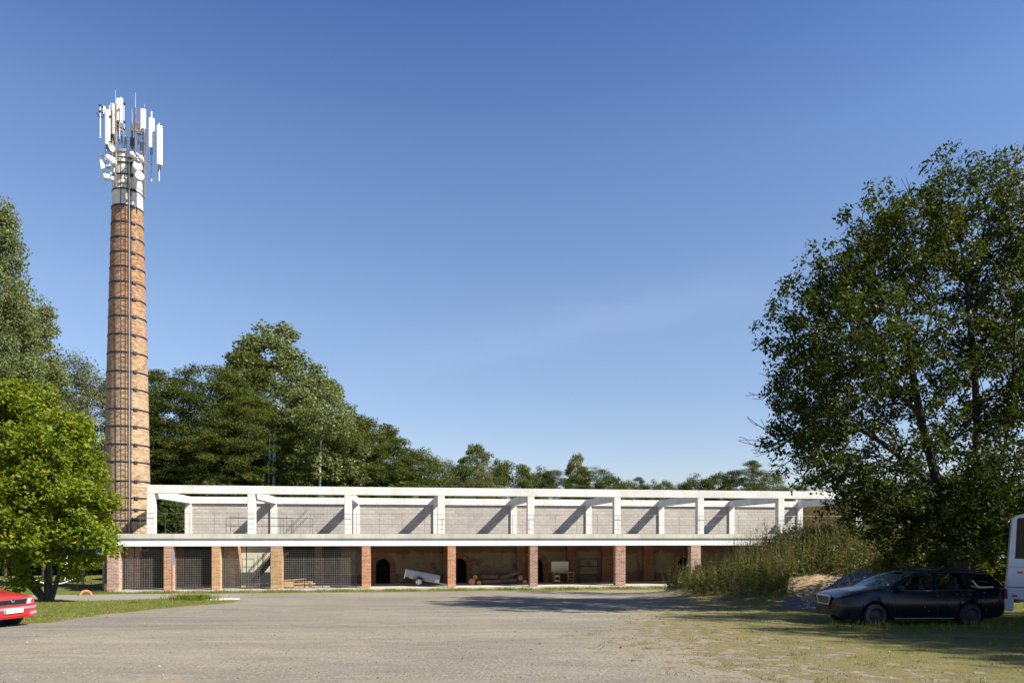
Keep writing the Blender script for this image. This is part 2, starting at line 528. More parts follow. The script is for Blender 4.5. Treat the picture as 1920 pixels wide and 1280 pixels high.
XB = (np.array([4, 9.3, 15, 20, 28, 37, 60]), np.array([3.6, 2.4, 1.8, 3.2, 5.2, 7.2, 12]))
def fields(x, y):
    u, w = toUW(x, y)
    road = ((w > -8.2) & (w < -3.1) & (u < 7)).astype(float) * sstep(9, 3, u)
    verge = inpoly(x, y, VERGE).astype(float)
    strip = ((w > -2.9) & (w < -.4)).astype(float) * .85
    strip2 = ((w > -3.4) & (w < -1.2) & (u > 20)).astype(float) * .7
    lawn = ((w > -.5) | ((w > -3.0) & (u < -2.0))).astype(float)
    xb = np.interp(y, *XB)
    right = sstep(-2.5, 2.4, x - xb) * .60 + .40 * sstep(2.0, 7.5, x - xb)
    right = right * sstep(2, 8, y + 6)
    right = right * (.86 + .14 * sstep(14, 21, y))
    far = (y > 46).astype(float)
    g = np.maximum.reduce([verge, strip, strip2, lawn, right, far])
    g = g * (1 - road)
    sand = np.maximum(np.exp(-(((x - 12.8) / 1.3) ** 2 + ((y - 29.2) / 1.6) ** 2)) * 1.4, .35 * np.exp(-(((x - 16.5) / 2.2) ** 2 + ((y - 30) / 1.3) ** 2)))
    grav = np.exp(-(((x - 11.2) / 1.0) ** 2 + ((y - 26.8) / 1.6) ** 2)) * 1.1
    return g, road, np.clip(sand, 0, 1), np.clip(grav, 0, 1)
gA, gR, gS, gV = fields(GX, GY)
gA = blur(gA, 3); gR = blur(gR, 1)
gA = np.clip(gA - gS * 1.1 - gV * .8, 0, 1)
dry = np.exp(-(((GX - 36) / 18) ** 2 + ((GY - 72) / 17) ** 2)) * 1.2
ny, nx = GX.shape
idx = np.arange(nx * ny).reshape(ny, nx)
quads = np.stack([idx[:-1, :-1], idx[:-1, 1:], idx[1:, 1:], idx[1:, :-1]], -1).reshape(-1, 4)

def ground_mat():
    m, nt, b = new_mat('yard_ground'); n = N(nt)
    co = n.coord()
    ag, ar, asd, agv, adr = (n.attr(k) for k in ('grass', 'road', 'sand', 'grav', 'dry'))
    # gravel
    big = n.noise(co, .22, 5, .6)
    mid = n.noise(n.map(co, (.55, 1.5, 1), rot=(0, 0, R(-20))), 1.1, 6, .65)
    fine = n.noise(co, 9, 6, .75)
    vor = n('ShaderNodeTexVoronoi', {'Vector': co, 'Scale': 17.0, 'Randomness': 1.0})
    vor2 = n('ShaderNodeTexVoronoi', {'Vector': co, 'Scale': 45.0, 'Randomness': 1.0})
    g1 = n.mix(n.ramp(big, [(.35, 0.0), (.65, 1.0)]), (.200, .182, .146), (.260, .228, .170))
    g1 = n.mix(n.ramp(mid, [(.5, 0.0), (.68, .8)]), g1, (.30, .245, .17))
    g1 = n.mix(n.ramp(mid, [(.30, .75), (.45, 0.0)]), g1, (.18, .165, .136))
    trk = n.noise(n.map(co, (.12, 1.0, 1), rot=(0, 0, R(-9))), .7, 7, .62, .3)
    g1 = n.mix(n.ramp(trk, [(.36, .62), (.48, 0.0)]), g1, (.165, .152, .125))
    g1 = n.mix(n.ramp(trk, [(.55, 0.0), (.68, .6)]), g1, (.315, .27, .195))
    pat = n.noise(n.map(co, (.5, 1.4, 1), rot=(0, 0, R(12))), .55, 8, .72, .8)
    g1 = n.mix(n.ramp(pat, [(.53, 0.0), (.62, .42)]), g1, (.155, .145, .122))
    g1 = n.mix(.42, g1, n.ramp(fine, [(.25, .18), (.75, .82)]), 'OVERLAY')
    stone = n.ramp(vor2.outputs['Color'], [(0.0, .25), (1.0, .78)])
    g1 = n.mix(.34, g1, stone, 'OVERLAY')
    g1 = n.mix(.40, g1, n.ramp(n.noise(co, 62, 4, .75), [(.28, .1), (.72, .9)]), 'OVERLAY')
    peb = n.ramp(vor.outputs['Distance'], [(.10, 1.0), (.16, 0.0)])
    pebpick = n.math('GREATER_THAN', n.noise(co, 6, 2), .60)
    g1 = n.mix(n.math('MULTIPLY', n.math('MULTIPLY', peb, pebpick), .8), g1, n.mix(vor.outputs['Color'], (.10, .09, .08), (.48, .45, .40)))
    # asphalt lane
    asp = n.mix(n.ramp(fine, [(.3, 0.0), (.7, 1.0)]), (.235, .22, .185), (.29, .27, .228))
    # sand / crushed stone
    sandc = n.mix(n.ramp(fine, [(.3, 0.0), (.7, 1.0)]), (.30, .21, .12), (.44, .32, .19))
    gravc = n.mix(n.ramp(vor2.outputs['Distance'], [(.1, 0.0), (.5, 1.0)]), (.34, .33, .31), (.13, .125, .12))
    # grass
    gn = n.noise(co, 5.0, 8, .8)
    gn2 = n.noise(co, 38, 4, .8)
    grs = n.ramp(n.math('ADD', n.math('MULTIPLY', gn, .55), n.math('MULTIPLY', gn2, .45)),
                 [(.40, (.035, .055, .010)), (.49, (.095, .122, .020)), (.56, (.17, .175, .042)), (.66, (.30, .26, .12))])
    straw = n.mix(gn2, (.15, .128, .045), (.33, .262, .125))
    dr = n.math('ADD', n.math('ADD', adr, n.math('MULTIPLY', n.math('SUBTRACT', 1.0, ag), 1.5)), n.ramp(n.noise(co, .8, 6, .7), [(.45, 0.0), (.72, .75)]))
    grs = n.mix(n.math('MINIMUM', dr, .9), grs, straw)
    grs = n.mix(.45, grs, n.ramp(n.noise(co, 58, 4, .8), [(.3, .08), (.7, .92)]), 'OVERLAY')
    # masks frayed by noise
    def fray(a, amt, vec_scale, lo, hi):
        nn = n.noise(co, vec_scale, 8, .75)
        return n.ramp(n.math('ADD', a, n.math('MULTIPLY', n.math('SUBTRACT', nn, .5), amt)), [(lo, 0.0), (hi, 1.0)])
    c = n.mix(fray(ar, .25, 3.0, .4, .6), g1, asp)
    mg = n.math('MULTIPLY', fray(ag, 2.3, 2.7, .45, .56), 1.0)
    # a wide fringe of trodden dry soil where grass thins out
    c = n.mix(n.math('MULTIPLY', fray(ag, .9, 1.1, .12, .42), .6), c, n.mix(fine, (.20, .165, .11), (.33, .27, .18)))
    c = n.mix(mg, c, grs)
    c = n.mix(fray(asd, .5, 2.0, .35, .5), c, sandc)
    c = n.mix(fray(agv, .7, 2.5, .4, .5), c, gravc)
    n.link(c, b.inputs['Base Color'])
    b.inputs['Roughness'].default_value = .96
    b.inputs['Specular IOR Level'].default_value = .15
    h = n.math('ADD', n.math('MULTIPLY', fine, .7), n.math('MULTIPLY', vor.outputs['Distance'], -.5))
    h = n.math('ADD', h, n.math('MULTIPLY', n.math('MULTIPLY', gn2, mg), 1.2))
    n.link(n.bump(h, .75, .035), b.inputs['Normal'])
    return m
gobj = np_mesh('ground', np.stack([GX, GY, GZ], -1).reshape(-1, 3), quads, ground_mat(),
               attrs={'grass': gA.ravel(), 'road': gR.ravel(), 'sand': gS.ravel(), 'grav': gV.ravel(), 'dry': dry.ravel()}, smooth=True)
tag(gobj, kind='structure')

# loose stones on the yard
def stones(n, xf, yf, s0, s1, name, mat, zoff=.3):
    x = xf(n); y = yf(n)
    base = np.array([[1, 0, 0], [-.6, .8, 0], [-.5, -.85, 0], [.1, 0, .7], [0, 0, -.5]])
    fc = np.array([[0, 1, 3], [1, 2, 3], [2, 0, 3], [1, 0, 4], [2, 1, 4], [0, 2, 4]])
    s = s0 + (s1 - s0) * RNG.random(n) ** 3
    a = RNG.random(n) * 6.28
    P = np.repeat(base[None], n, 0) * (1 + .5 * (RNG.random((n, 5, 3)) - .5))
    ca, sa = np.cos(a)[:, None], np.sin(a)[:, None]
    q = np.stack([P[..., 0] * ca - P[..., 1] * sa, P[..., 0] * sa + P[..., 1] * ca, P[..., 2]], -1) * s[:, None, None]
    q[..., 0] += x[:, None]; q[..., 1] += y[:, None]
    q[..., 2] += (gh(x, y) + s * zoff * .3)[:, None]
    F = (fc[None] + (np.arange(n) * 5)[:, None, None]).reshape(-1, 3)
    return np_mesh(name, q.reshape(-1, 3), F, mat, attrs={'tint': np.repeat(RNG.random(n), 5)})
def stone_mat(name, stops):
    m, nt, b = new_mat(name); n = N(nt)
    n.link(n.ramp(n.attr('tint'), stops), b.inputs['Base Color'])
    b.inputs['Roughness'].default_value = .9
    return m
M['stone'] = stone_mat('loose_stone', [(0, (.09, .08, .07)), (.5, (.22, .20, .17)), (.9, (.30, .27, .23)), (1, (.5, .48, .44))])
tag(stones(6000, lambda n: RNG.uniform(-1, 1, n) * 13, lambda n: 8 + 18 * RNG.random(n) ** 1.8, .005, .026, 'gravel_stones', M['stone']), 'small loose stones strewn over the gravel yard', 'stones', kind='stuff')
# ------------------------------------------------------------------ kiln building
bld = empty('kiln_building', BO, YAW, 'long open concrete frame storey standing on a brick pillared ground floor', 'building')
S = 0.13444506 * 41.0       # bay of the upper frame
DW = 0.17360626 * 41.0      # depth of the upper frame
DECK = 3.32
NCOL = 9
CW = .21                    # half column
BEAM_B, BEAM_T = ZB(924.2, 0, -CW), ZB(908.6, 0, -CW)
BB_B, BB_T = ZB(943.6, 2, DW - CW), ZB(931.0, 2, DW - CW)
U_END = S * 8 + 2.2
U0 = -1.9
# lower back wall depth
WB = 3.7
stair_u0, stair_u1 = UB(427, 2.6), UB(590, 2.6)

mb = MB()
mb.box(U0 + .1, U_END, -.70, WB, -.25, .10)
mb.build('floor_slab', M['floor'], bld)
# brick pillars along the front: pixel edges of the front face
for a, b_ in [(200.6, 222.5), (307, 324.5), (397, 412.8), (507.5, 529.4), (678.5, 694.5), (839.6, 854.7), (993.8, 1008.3), (1154.3, 1173), (1296, 1314), (1441, 1459), (1584, 1602)]:
    mb = MB()
    u0, u1 = UB(a, -.40), UB(b_, -.40)
    c = (u0 + u1) / 2
    mb.box(u0 - c, u1 - c, -.40, .12, -.2, 2.602)
    o = mb.build('brick_pillar', M[{200.6: 'pillar_pale', 307: 'pillar', 397: 'pillar_tan', 507.5: 'pillar_tan', 1296: 'pillar_pale', 1154.3: 'pillar_red', 993.8: 'pillar_red'}.get(a, 'pillar')], bld); o.location = (c, 0, 0)
# lintel, deck
mb = MB(); mb.box(U0 + .12, U_END, -.415, .16, 2.60, 3.052); mb.build('lintel_beam', M['beam'], bld, bevel=.008)
ho_u0, ho_u1, ho_w0, ho_w1 = stair_u0 + .1, stair_u1 - .5, 2.25, 3.15
mb = MB()
mb.box(U0, U_END, -.50, 1.15, 3.05, DECK)                         # front strip
mb.box(U0, -1.05, 1.15, 1.95, 3.05, DECK)
mb.box(.35, U_END, 1.15, ho_w0, 3.05, DECK)                       # gap left open at the chimney end
mb.box(-1.05, .35, 1.75, ho_w0, 3.05, DECK)
mb.box(-1.0, ho_u0, ho_w0, ho_w1, 3.05, DECK)
mb.box(ho_u1, U_END, ho_w0, ho_w1, 3.05, DECK)
mb.box(-1.0, U_END, ho_w1, DW + .6, 3.05, DECK)
mb.build('deck_slab', M['slab'], bld)
mb = MB()  # added unseen dark sheet that cuts the light bouncing off the deck
mb.box(-.30, U_END - .1, -.30, 1.14, DECK + .001, DECK + .005); mb.box(.4, U_END - .1, 1.16, ho_w0 - .02, DECK + .001, DECK + .005); mb.box(-.9, U_END - .1, ho_w1 + .02, DW - .12, DECK + .001, DECK + .005)
mb.build('bounce_cut_sheet', M['bounce_cut'], bld)
# ground floor back wall: panels with arched kiln doorways
arch_px = [718, 862, 1006, 1150, 1282, 1420, 1560]
arch_u = [UB(p, WB) for p in arch_px]
edges = [U0 + .1] + [(arch_u[i] + arch_u[i + 1]) / 2 for i in range(len(arch_u) - 1)] + [U_END]
edges[0] = UB(640, WB)
AR = .46; AZ = 1.25
for i, au in enumerate(arch_u):
    e0, e1 = edges[i], edges[i + 1]
    poly = [(e0, 0), (au - AR, 0), (au - AR, AZ)]
    poly += [(au - AR * math.cos(t), AZ + AR * math.sin(t)) for t in np.linspace(0, math.pi, 13)[1:-1]]
    poly += [(au + AR, AZ), (au + AR, 0), (e1, 0), (e1, 3.05), (e0, 3.05)]
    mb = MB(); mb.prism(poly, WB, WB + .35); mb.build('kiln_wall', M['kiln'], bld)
    r1 = AR + .36
    ring = [(au - r1, 0.05), (au - r1, AZ)] + [(au - r1 * math.cos(t), AZ + r1 * math.sin(t)) for t in np.linspace(0, math.pi, 13)[1:-1]] + [(au + r1, AZ), (au + r1, 0.05)]
    ring += [(au + AR, 0.05), (au + AR, AZ)] + [(au + AR * math.cos(t), AZ + AR * math.sin(t)) for t in np.linspace(0, math.pi, 13)[1:-1]] + [(au - AR, AZ), (au - AR, 0.05)]
    mb = MB(); mb.prism(ring, WB - .05, WB - .002); mb.build('door_arch', M['dimbrick'], bld)
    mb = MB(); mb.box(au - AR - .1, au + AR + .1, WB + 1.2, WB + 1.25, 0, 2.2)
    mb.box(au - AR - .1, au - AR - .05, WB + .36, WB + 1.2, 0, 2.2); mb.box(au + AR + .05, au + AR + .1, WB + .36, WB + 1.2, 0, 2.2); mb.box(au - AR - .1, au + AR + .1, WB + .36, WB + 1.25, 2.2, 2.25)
    mb.build('doorway_chamber', M['hole_shade'], bld)
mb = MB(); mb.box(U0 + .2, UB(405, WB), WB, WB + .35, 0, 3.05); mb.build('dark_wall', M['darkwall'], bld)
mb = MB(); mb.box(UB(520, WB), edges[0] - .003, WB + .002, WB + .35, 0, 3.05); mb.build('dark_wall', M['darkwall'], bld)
mb = MB(); mb.box(UB(405, WB) + .003, UB(520, WB) - .003, WB, WB + .35, 0, 3.05); mb.build('plaster_wall', M['panel'], bld)
for a, b_ in [(831, 845), (969, 985), (1064, 1080), (1129, 1149), (1207, 1227), (1289, 1297), (434, 450), (590, 605), (330, 345), (1380, 1400)]:
    mb = MB(); u0, u1 = UB(a, WB - .35), UB(b_, WB - .35); c = (u0 + u1) / 2
    ww = 2.1 if a == 434 else WB - .35
    mb.box(u0 - c, u1 - c, ww, WB - .051, 0, 3.047)
    o = mb.build('pilaster', M['dimbrick'] if a != 434 else M['pillar'], bld); o.location = (c, 0, 0)
# side walls closing the ground floor ends
mb = MB(); mb.box(U_END - .3, U_END - .003, .17, WB - .003, 0, 3.047); mb.build('end_wall', M['dimbrick'], bld)
# outer brick stub in front of the chimney base at the left end
mb = MB(); u0, u1 = UB(196, .9), UB(216, .9); mb.box(u0, u1, .9, 1.4, 0, 3.047); mb.build('wall_stub', M['dimbrick'], bld)

# dark wall added before the chimney so the first bay reads black
mb = MB(); mb.box(-1.6, UB(312, 1.8), 1.76, 1.95, 0, 3.045); mb.build('bay_shade_wall', M['darkwall'], bld)
mb = MB(); mb.box(UB(238, 1.6), UB(263, 1.6), 1.45, 1.757, 0, 3.045); mb.build('pilaster', M['pillar'], bld)
# upper frame
for i in range(NCOL):
    u = i * S
    mb = MB(); mb.box(-CW, CW, -CW, CW, DECK - .01, BEAM_B); o = mb.build('concrete_column', M['frame'], bld, bevel=.012); o.location = (u, 0, 0)
    mb = MB(); mb.box(-CW, CW, -CW, CW, DECK - .01, BB_B); o = mb.build('concrete_column', M['frame'], bld, bevel=.012); o.location = (u, DW, 0)
    mb = MB(); mb.box(-CW + .01, CW - .01, CW + .001, DW - CW - .006, BB_B + .003, BB_T - .003); o = mb.build('cross_beam', M['frame'], bld, bevel=.008); o.location = (u, 0, 0)
    if i < NCOL - 1:
        mb = MB(); mb.box(CW + .002, S - CW - .002, DW - .10, DW + .12, DECK, BB_B - .002); o = mb.build('block_wall', M['block'], bld); o.location = (u, 0, 0)
mb = MB(); mb.box(-CW - .004, NCOL * S - S + CW + .004, -CW - .004, CW, BEAM_B, BEAM_T); mb.build('front_beam', M['frame'], bld, bevel=.012)
mb = MB(); mb.box(-CW - .004, NCOL * S - S + CW + .004, DW - CW - .004, DW + CW, BB_B, BB_T); mb.build('back_beam', M['frame'], bld, bevel=.012)

# railing along the deck edge
ru0, ru1 = U0 + .08, S * 8 + 2
RZ = ZB(962.2, 3, -.38); RM = ZB(981.5, 3, -.38)
mb = MB()
mb.tube([(ru0, -.38, RZ), (ru1, -.38, RZ)], .011, 6); mb.tube([(ru0, -.38, RM), (ru1, -.38, RM)], .007, 6)
mb.tube([(ru0, -.38, RZ), (ru0, 1.8, RZ)], .016, 6); mb.tube([(ru0, -.38, RM), (ru0, 1.8, RM)], .010, 6)
rail = mb.build('railing', M['rail'], bld)
mb = MB(); mb.tube([(0, 0, DECK), (0, 0, RZ)], .010, 6)
post0 = mb.build('railing_post', M['rail'], rail)
us = list(np.arange(ru0, ru1, 1.335))
for k, u in enumerate(us + [None]):
    p = post0 if k == 0 else post0.copy()
    if k: COL.objects.link(p); p.parent = rail
    p.location = (u, -.38, 0) if u is not None else (ru0, 1.8, 0)
# guard rail round the stair opening
mb = MB()
a0, a1, b0, b1 = stair_u0, stair_u1, ho_w0 - .1, ho_w1 + .1
z1, z2 = DECK + 1.0, DECK + .5
for z in (z1, z2):
    mb.tube([(a1 - 1.3, b0, z), (a0, b0, z), (a0, b1, z), (a1 - .2, b1, z)], .016, 6)
for u, w in [(a0, b0), (a0 + 1.6, b0), (a0 + 3.2, b0), (a1 - 1.3, b0), (a0, b1), (a0 + 1.6, b1), (a0 + 3.2, b1), (a1 - .2, b1)]:
    mb.tube([(u, w, DECK), (u, w, z1)], .014, 6)
mb.build('stair_guard', M['rail'], bld)
# steel stair rising to the right
su0, su1 = UB(468, 2.7), UB(548, 2.7)
stair = MB()
for w in (2.36, 3.04):
    stair.bar((su0, w, .12), (su1, w, DECK - .1), .05, .22, up=(0, 0, 1))
st = stair.build('staircase', M['steel'], bld)
mb = MB()
for k in range(15):
    t = (k + .5) / 15
    u = su0 + (su1 - su0) * t; z = .12 + (DECK - .2) * t
    mb.box(u - .13, u + .13, 2.39, 3.01, z, z + .03)
mb.build('tread', M['steel'], st)
mb = MB()
for w in (2.34, 3.06):
    for dz in (.5, .95):
        mb.tube([(su0, w, .12 + dz), (su1 + .9, w, DECK + dz + .55)], .016, 6)
    for t in (0, .33, .66, 1.0):
        u = su0 + (su1 - su0) * t; z = .12 + (DECK - .2) * t
        mb.tube([(u, w, z), (u, w, z + .97)], .014, 6)
mb.build('handrail', M['rail'], st)

# wire mesh gates between the left pillars
for x0, x1, posts in [(226, 307, (252, 280)), (331, 397, (363,)), (419, 507.5, (462,)), (532, 668, (571, 605, 639))]:
    u0, u1 = UB(x0, 0), UB(x1, 0)
    mb = MB()
    z0, zt = .13, 2.36
    nv = int((u1 - u0) / .125); nh = int((zt - z0) / .125)
    for i in range(nv + 1):
        u = u0 + (u1 - u0) * i / nv; mb.box(u - .0028, u + .0028, -.003, .003, z0, zt)
    for j in range(nh + 1):
        z = z0 + (zt - z0) * j / nh; mb.box(u0, u1, -.0075, -.0035, z - .0028, z + .0028)
    g = mb.build('mesh_gate', M['wire'], bld, recalc=False)
    for p in [x0] + list(posts) + [x1]:
        u = UB(p, .04); mb = MB(); mb.box(u - .025, u + .025, .008, .055, .1, 2.58)
        mb.build('gate_post', M['steel'], g)
    mb = MB(); mb.box(u0 - .02, u1 + .02, .008, .05, .1, .14); mb.build('gate_rail', M['steel'], g)

# ------------------------------------------------------------------ chimney
CD = 44.0
CXc = PX(239, CD)
cz0 = G(CXc, CD)
def zc(y): return EYE + (1006 - y) / FPX * (CD - 1.2) - cz0
chim = empty('brick_chimney', (CXc, CD, cz0), 0, 'tall tapering brick chimney with black iron hoops and a pale rendered top', 'chimney')
def crad(z):
    pts = [(0, 1.42), (zc(1000), 1.37), (zc(700), 1.19), (zc(378), .905), (zc(277), .80)]
    return .955 * float(np.interp(z, [p[0] for p in pts], [p[1] for p in pts]))
mb = MB()
zt = zc(377.5)
mb.lathe([(crad(z), z) for z in np.linspace(-.2, zt, 30)], 48)
mb.build('shaft', M['chimney'], chim, smooth=40)
mb = MB()
mb.lathe([(crad(zt) + .005, zt + .001)] + [(crad(z), z) for z in np.linspace(zt + .05, zc(277), 12)] + [(crad(zc(277)) - .25, zc(277)), (crad(zc(277)) - .25, zc(277) - .8)], 48)
mb.build('rendered_top', M['chimwhite'], chim, smooth=40)
FD = Vector((-CXc, -CD, 0)).normalized()          # towards the viewer
RD = Vector((-FD.y, FD.x, 0))
def ring(z, h, t, name, mat):
    mb = MB(); r = crad(z) + .004
    mb.lathe([(r, z - h / 2), (r + t, z - h / 2), (r + t, z + h / 2), (r, z + h / 2)], 48, caps=False)
    for a in (FD * .93 + RD * .36,):
        p = a.normalized() * (r + t + .03)
        mb.obox((p.x, p.y, z), a.normalized() * .045, Vector((-a.y, a.x, 0)).normalized() * .11, (0, 0, h * .85))
    return mb.build(name, mat, chim)
for y in [975, 955, 933, 901, 865, 832, 798, 765, 727, 694, 658, 624, 589, 556, 524, 495, 467, 439, 410, 378, 347, 319, 297]:
    ring(zc(y), .085, .02, 'iron_hoop', M['steel'])
# ladder with standoffs
mb = MB()
zz = list(np.arange(3.3, zc(262), .31))
def lad(z, off, out=.17):
    r = crad(min(z, zc(277)))
    p = FD * (r + out) + RD * off
    return (p.x, p.y, z)
lo, hi = -.36, .02
for off in (lo, hi):
    mb.tube([lad(z, off) for z in np.arange(3.3, zc(262), 1.5)], .022, 6)
for z in zz: mb.tube([lad(z, lo), lad(z, hi)], .011, 5, caps=False)
for z in np.arange(4, zc(280), 2.2):
    for off in (lo, hi): mb.tube([lad(z, off), lad(z, off, -.02)], .016, 5)
mb.build('ladder', M['steel'], chim)
mb = MB(); mb.tube([lad(z, .10, .09) for z in np.arange(3.3, zc(205), 1.5)], .028, 8); mb.build('cable_pipe', M['galv'], chim)
mb = MB()
for k, off in enumerate((.16, .20)):
    mb.tube([lad(z, off, .03) for z in np.arange(3.3, zc(262), 1.0)], .014, 5)
mb.build('cable_run', M['black'], chim)
# flood lamp on the left side, cabinet low on the right
p = -RD * (crad(zc(872)) + .12) + FD * .25
mb = MB(); mb.obox((p.x, p.y, zc(872)), RD * .10, FD * .08, (0, 0, .10)); mb.bar((p.x, p.y, zc(872)), (p.x + RD.x * .25, p.y + RD.y * .25, zc(875)), .04); mb.build('flood_lamp', M['white'], chim)
p = RD * (crad(4.5) - .08) + FD * .62
mb = MB(); mb.obox((p.x, p.y, zc(961)), RD * .16, FD * .12, (0, 0, .30)); mb.build('switch_cabinet', M['bluegrey'], chim)
p = RD * .35 + FD * (crad(4.0) + .06)
mb = MB(); mb.obox((p.x, p.y, zc(969)), RD * .05, FD * .05, (0, 0, .07)); mb.build('junction_box', M['galv'], chim)
# platform ring on top
mb = MB(); zz_ = zc(277)
mb.lathe([(.62, zz_ + .001), (.84, zz_ + .001), (.84, zz_ + .18), (.62, zz_ + .18), (.62, zz_ + .002)], 32, caps=False); mb.build('top_ring', M['galv'], chim)
mb = MB(); mb.lathe([(.95, zc(289) - .05), (1.0, zc(289) - .05), (1.0, zc(289)), (.95, zc(289))], 32, caps=False)
for a in range(6):
    t = a * math.pi / 3 + .3; r = crad(zc(289))
    mb.bar((r * math.cos(t), r * math.sin(t), zc(289) - .02), (1.0 * math.cos(t), 1.0 * math.sin(t), zc(289) - .02), .05)
mb.build('carrier_ring', M['steel'], chim)

# ------------------------------------------------------------------ antennas on the chimney top
def AP(x, y, d):
    """point at photo column x, row y (in 1920 px), d metres nearer than the chimney axis"""
    Y = CD - d
    return Vector((PX(x, Y), Y, EYE + (1006 - y) / FPX * Y))
def zx(X): return 150 + X / 4.74
def panel(x0, x1, y0, y1, d, yaw, mat, label, pole=None, polemat='galv', tilt=0.0, depth=.13, wid=None):
    c0 = AP((x0 + x1) / 2, y1, d); c1 = AP((x0 + x1) / 2, y0, d)
    h = c1.z - c0.z
    W = wid or (x1 - x0) / FPX * (CD - d)
    e = empty('panel_antenna', c0, yaw, label, 'antenna', 'panel antennas on the chimney top')
    mb = MB()
    n = 7
    rows = []
    for z in (0, h):
        sh = z * tilt
        r = []
        for k in range(n):
            t = math.pi * k / (n - 1)
            r.append((-W / 2 * math.cos(t), -depth * .35 * math.sin(t) - depth * .5 + sh, z))
        r += [(W / 2, depth * .5 + sh, z), (-W / 2, depth * .5 + sh, z)]
        rows.append(r)
    mb.grid(rows, close=True)
    mb.add(rows[0], [tuple(range(len(rows[0])))]); mb.add(rows[1], [tuple(range(len(rows[1])))])
    mb.build('radome', mat, e, smooth=35)
    mb = MB(); pz0, pz1 = pole if pole else (-.5, h * .98)
    mb.tube([(0, depth * .5 + .16, pz0), (0, depth * .5 + .16, pz1)], .045, 8); mb.build('mast_pole', M[polemat], e)
    mb = MB()
    for z in (h * .12, h * .86):
        mb.box(-.05, .05, depth * .5 - .03, depth * .5 + .22, z - .04, z + .04)
        mb.box(-.09, .09, depth * .5 + .10, depth * .5 + .2, z - .05, z + .05)
    mb.build('bracket', M['steel'], e)
    mb = MB()
    for s_ in (-.04, .04):
        mb.tube([(s_, 0, .0), (s_ * 1.3, .05, -.22), (s_ * 1.2, .25, -.3), (s_, .45, -.1)], .014, 5)
    mb.build('jumper_cable', M['black'], e)
    return e
# arms holding the outer masts belong to the chimney
def arm(a, b_):
    o_ = Vector((CXc, CD, cz0)); mb = MB(); mb.bar(a - o_, b_ - o_, .06); mb.build('support_arm', M['galv'], chim)
zr = 287
top = Vector((CXc, CD, 0))
arm(AP(240, 292, .6), AP(302, 312, 1.2)); arm(AP(232, 288, .2), AP(197, 281, 1.0)); arm(AP(232, 240, 0), AP(265, 247, 0.2))
arm(AP(246, 250, .5), AP(218, 232, .5)); arm(AP(245, 345, .7), AP(271, 362, 1.0)); arm(AP(240, 281, .6), AP(214, 300, .9))
arm(AP(240, 303, .8), AP(258, 299, 1.2)); arm(AP(236, 298, .3), AP(206, 300, .8)); arm(AP(240, 340, .8), AP(216, 345, .9))
WH, BG = M['white'], M['beige']
panel(zx(222), zx(251), zx(268) - 0, zx(575), 1.5, R(-12), WH, 'slender white panel antenna at the far left of the chimney top', (-1.0, 2.2))
panel(zx(205), zx(218), zx(235), zx(308), -1.0, R(150), WH, 'smallest white panel antenna, outermost on the left', (-1.6, .5))
panel(zx(268), zx(304), zx(215), zx(482), .9, R(25), BG, 'beige panel antenna just left of the tallest brown mast', (-1.6, 1.8), 'rust')
panel(zx(258), zx(271), zx(235), zx(420), -.9, R(20), WH, 'narrow white panel antenna half behind the left beige one', (-1, 1.2))
panel(zx(323), zx(357), zx(170), zx(366), .3, R(10), WH, 'upright white panel antenna reaching the highest on the left cluster', (-1.3, 1.2))
panel(zx(360), zx(377), zx(163), zx(385), .7, R(-5), WH, 'thin white tube antenna beside the highest panel', (-2.6, 1.2))
panel(zx(537), zx(584), zx(265), zx(468), .9, R(24), BG, 'wide beige panel antenna on the right cluster', (-1.6, 1.2))
panel(zx(612), zx(660), zx(345), zx(606), 1.2, R(30), WH, 'broad white panel antenna second from the right edge', (-1.9, 2.3))
panel(zx(684), zx(730), zx(412), zx(756), 1.3, R(34), WH, 'long white panel antenna hanging outermost on the right', (-.9, 2.6))
def whip(x, y0, y1, y2, d, label, r=.055):
    b_ = AP(x, y2, d); m_ = AP(x, y1, d); t = AP(x, y0, d)
    e = empty('whip_antenna', b_, 0, label, 'antenna', 'masts with whip antennas')
    mb = MB(); mb.tube([(0, 0, 0), (0, 0, m_.z - b_.z)], r, 8); mb.build('mast_pole', M['rust'], e)
    mb = MB(); mb.tube([(0, 0, m_.z - b_.z - .05), (0, 0, t.z - b_.z)], [.022, .012], 6); mb.build('whip', M['galv'], e)
    mb = MB()
    for k in range(3):
        z = (m_.z - b_.z) * (.55 + .16 * k); mb.tube([(-.22, .02, z + .05), (0, 0, z), (.2, -.1, z - .04)], .012, 5)
    mb.build('clamp', M['galv'], e)
whip(zx(316), zx(88), zx(218), zx(950), 1.15, 'tall brown mast with a whip on the left side of the chimney top')
whip(zx(493), zx(112), zx(248), zx(688), 1.0, 'brown mast with a white collar and long whip in the middle')
whip(zx(573), zx(215), zx(480), zx(1050), 1.2, 'brown mast hanging down the right side of the pale top')
whip(zx(463), zx(258), zx(385), zx(560), -.6, 'short brown mast with a whip behind the middle one', .05)
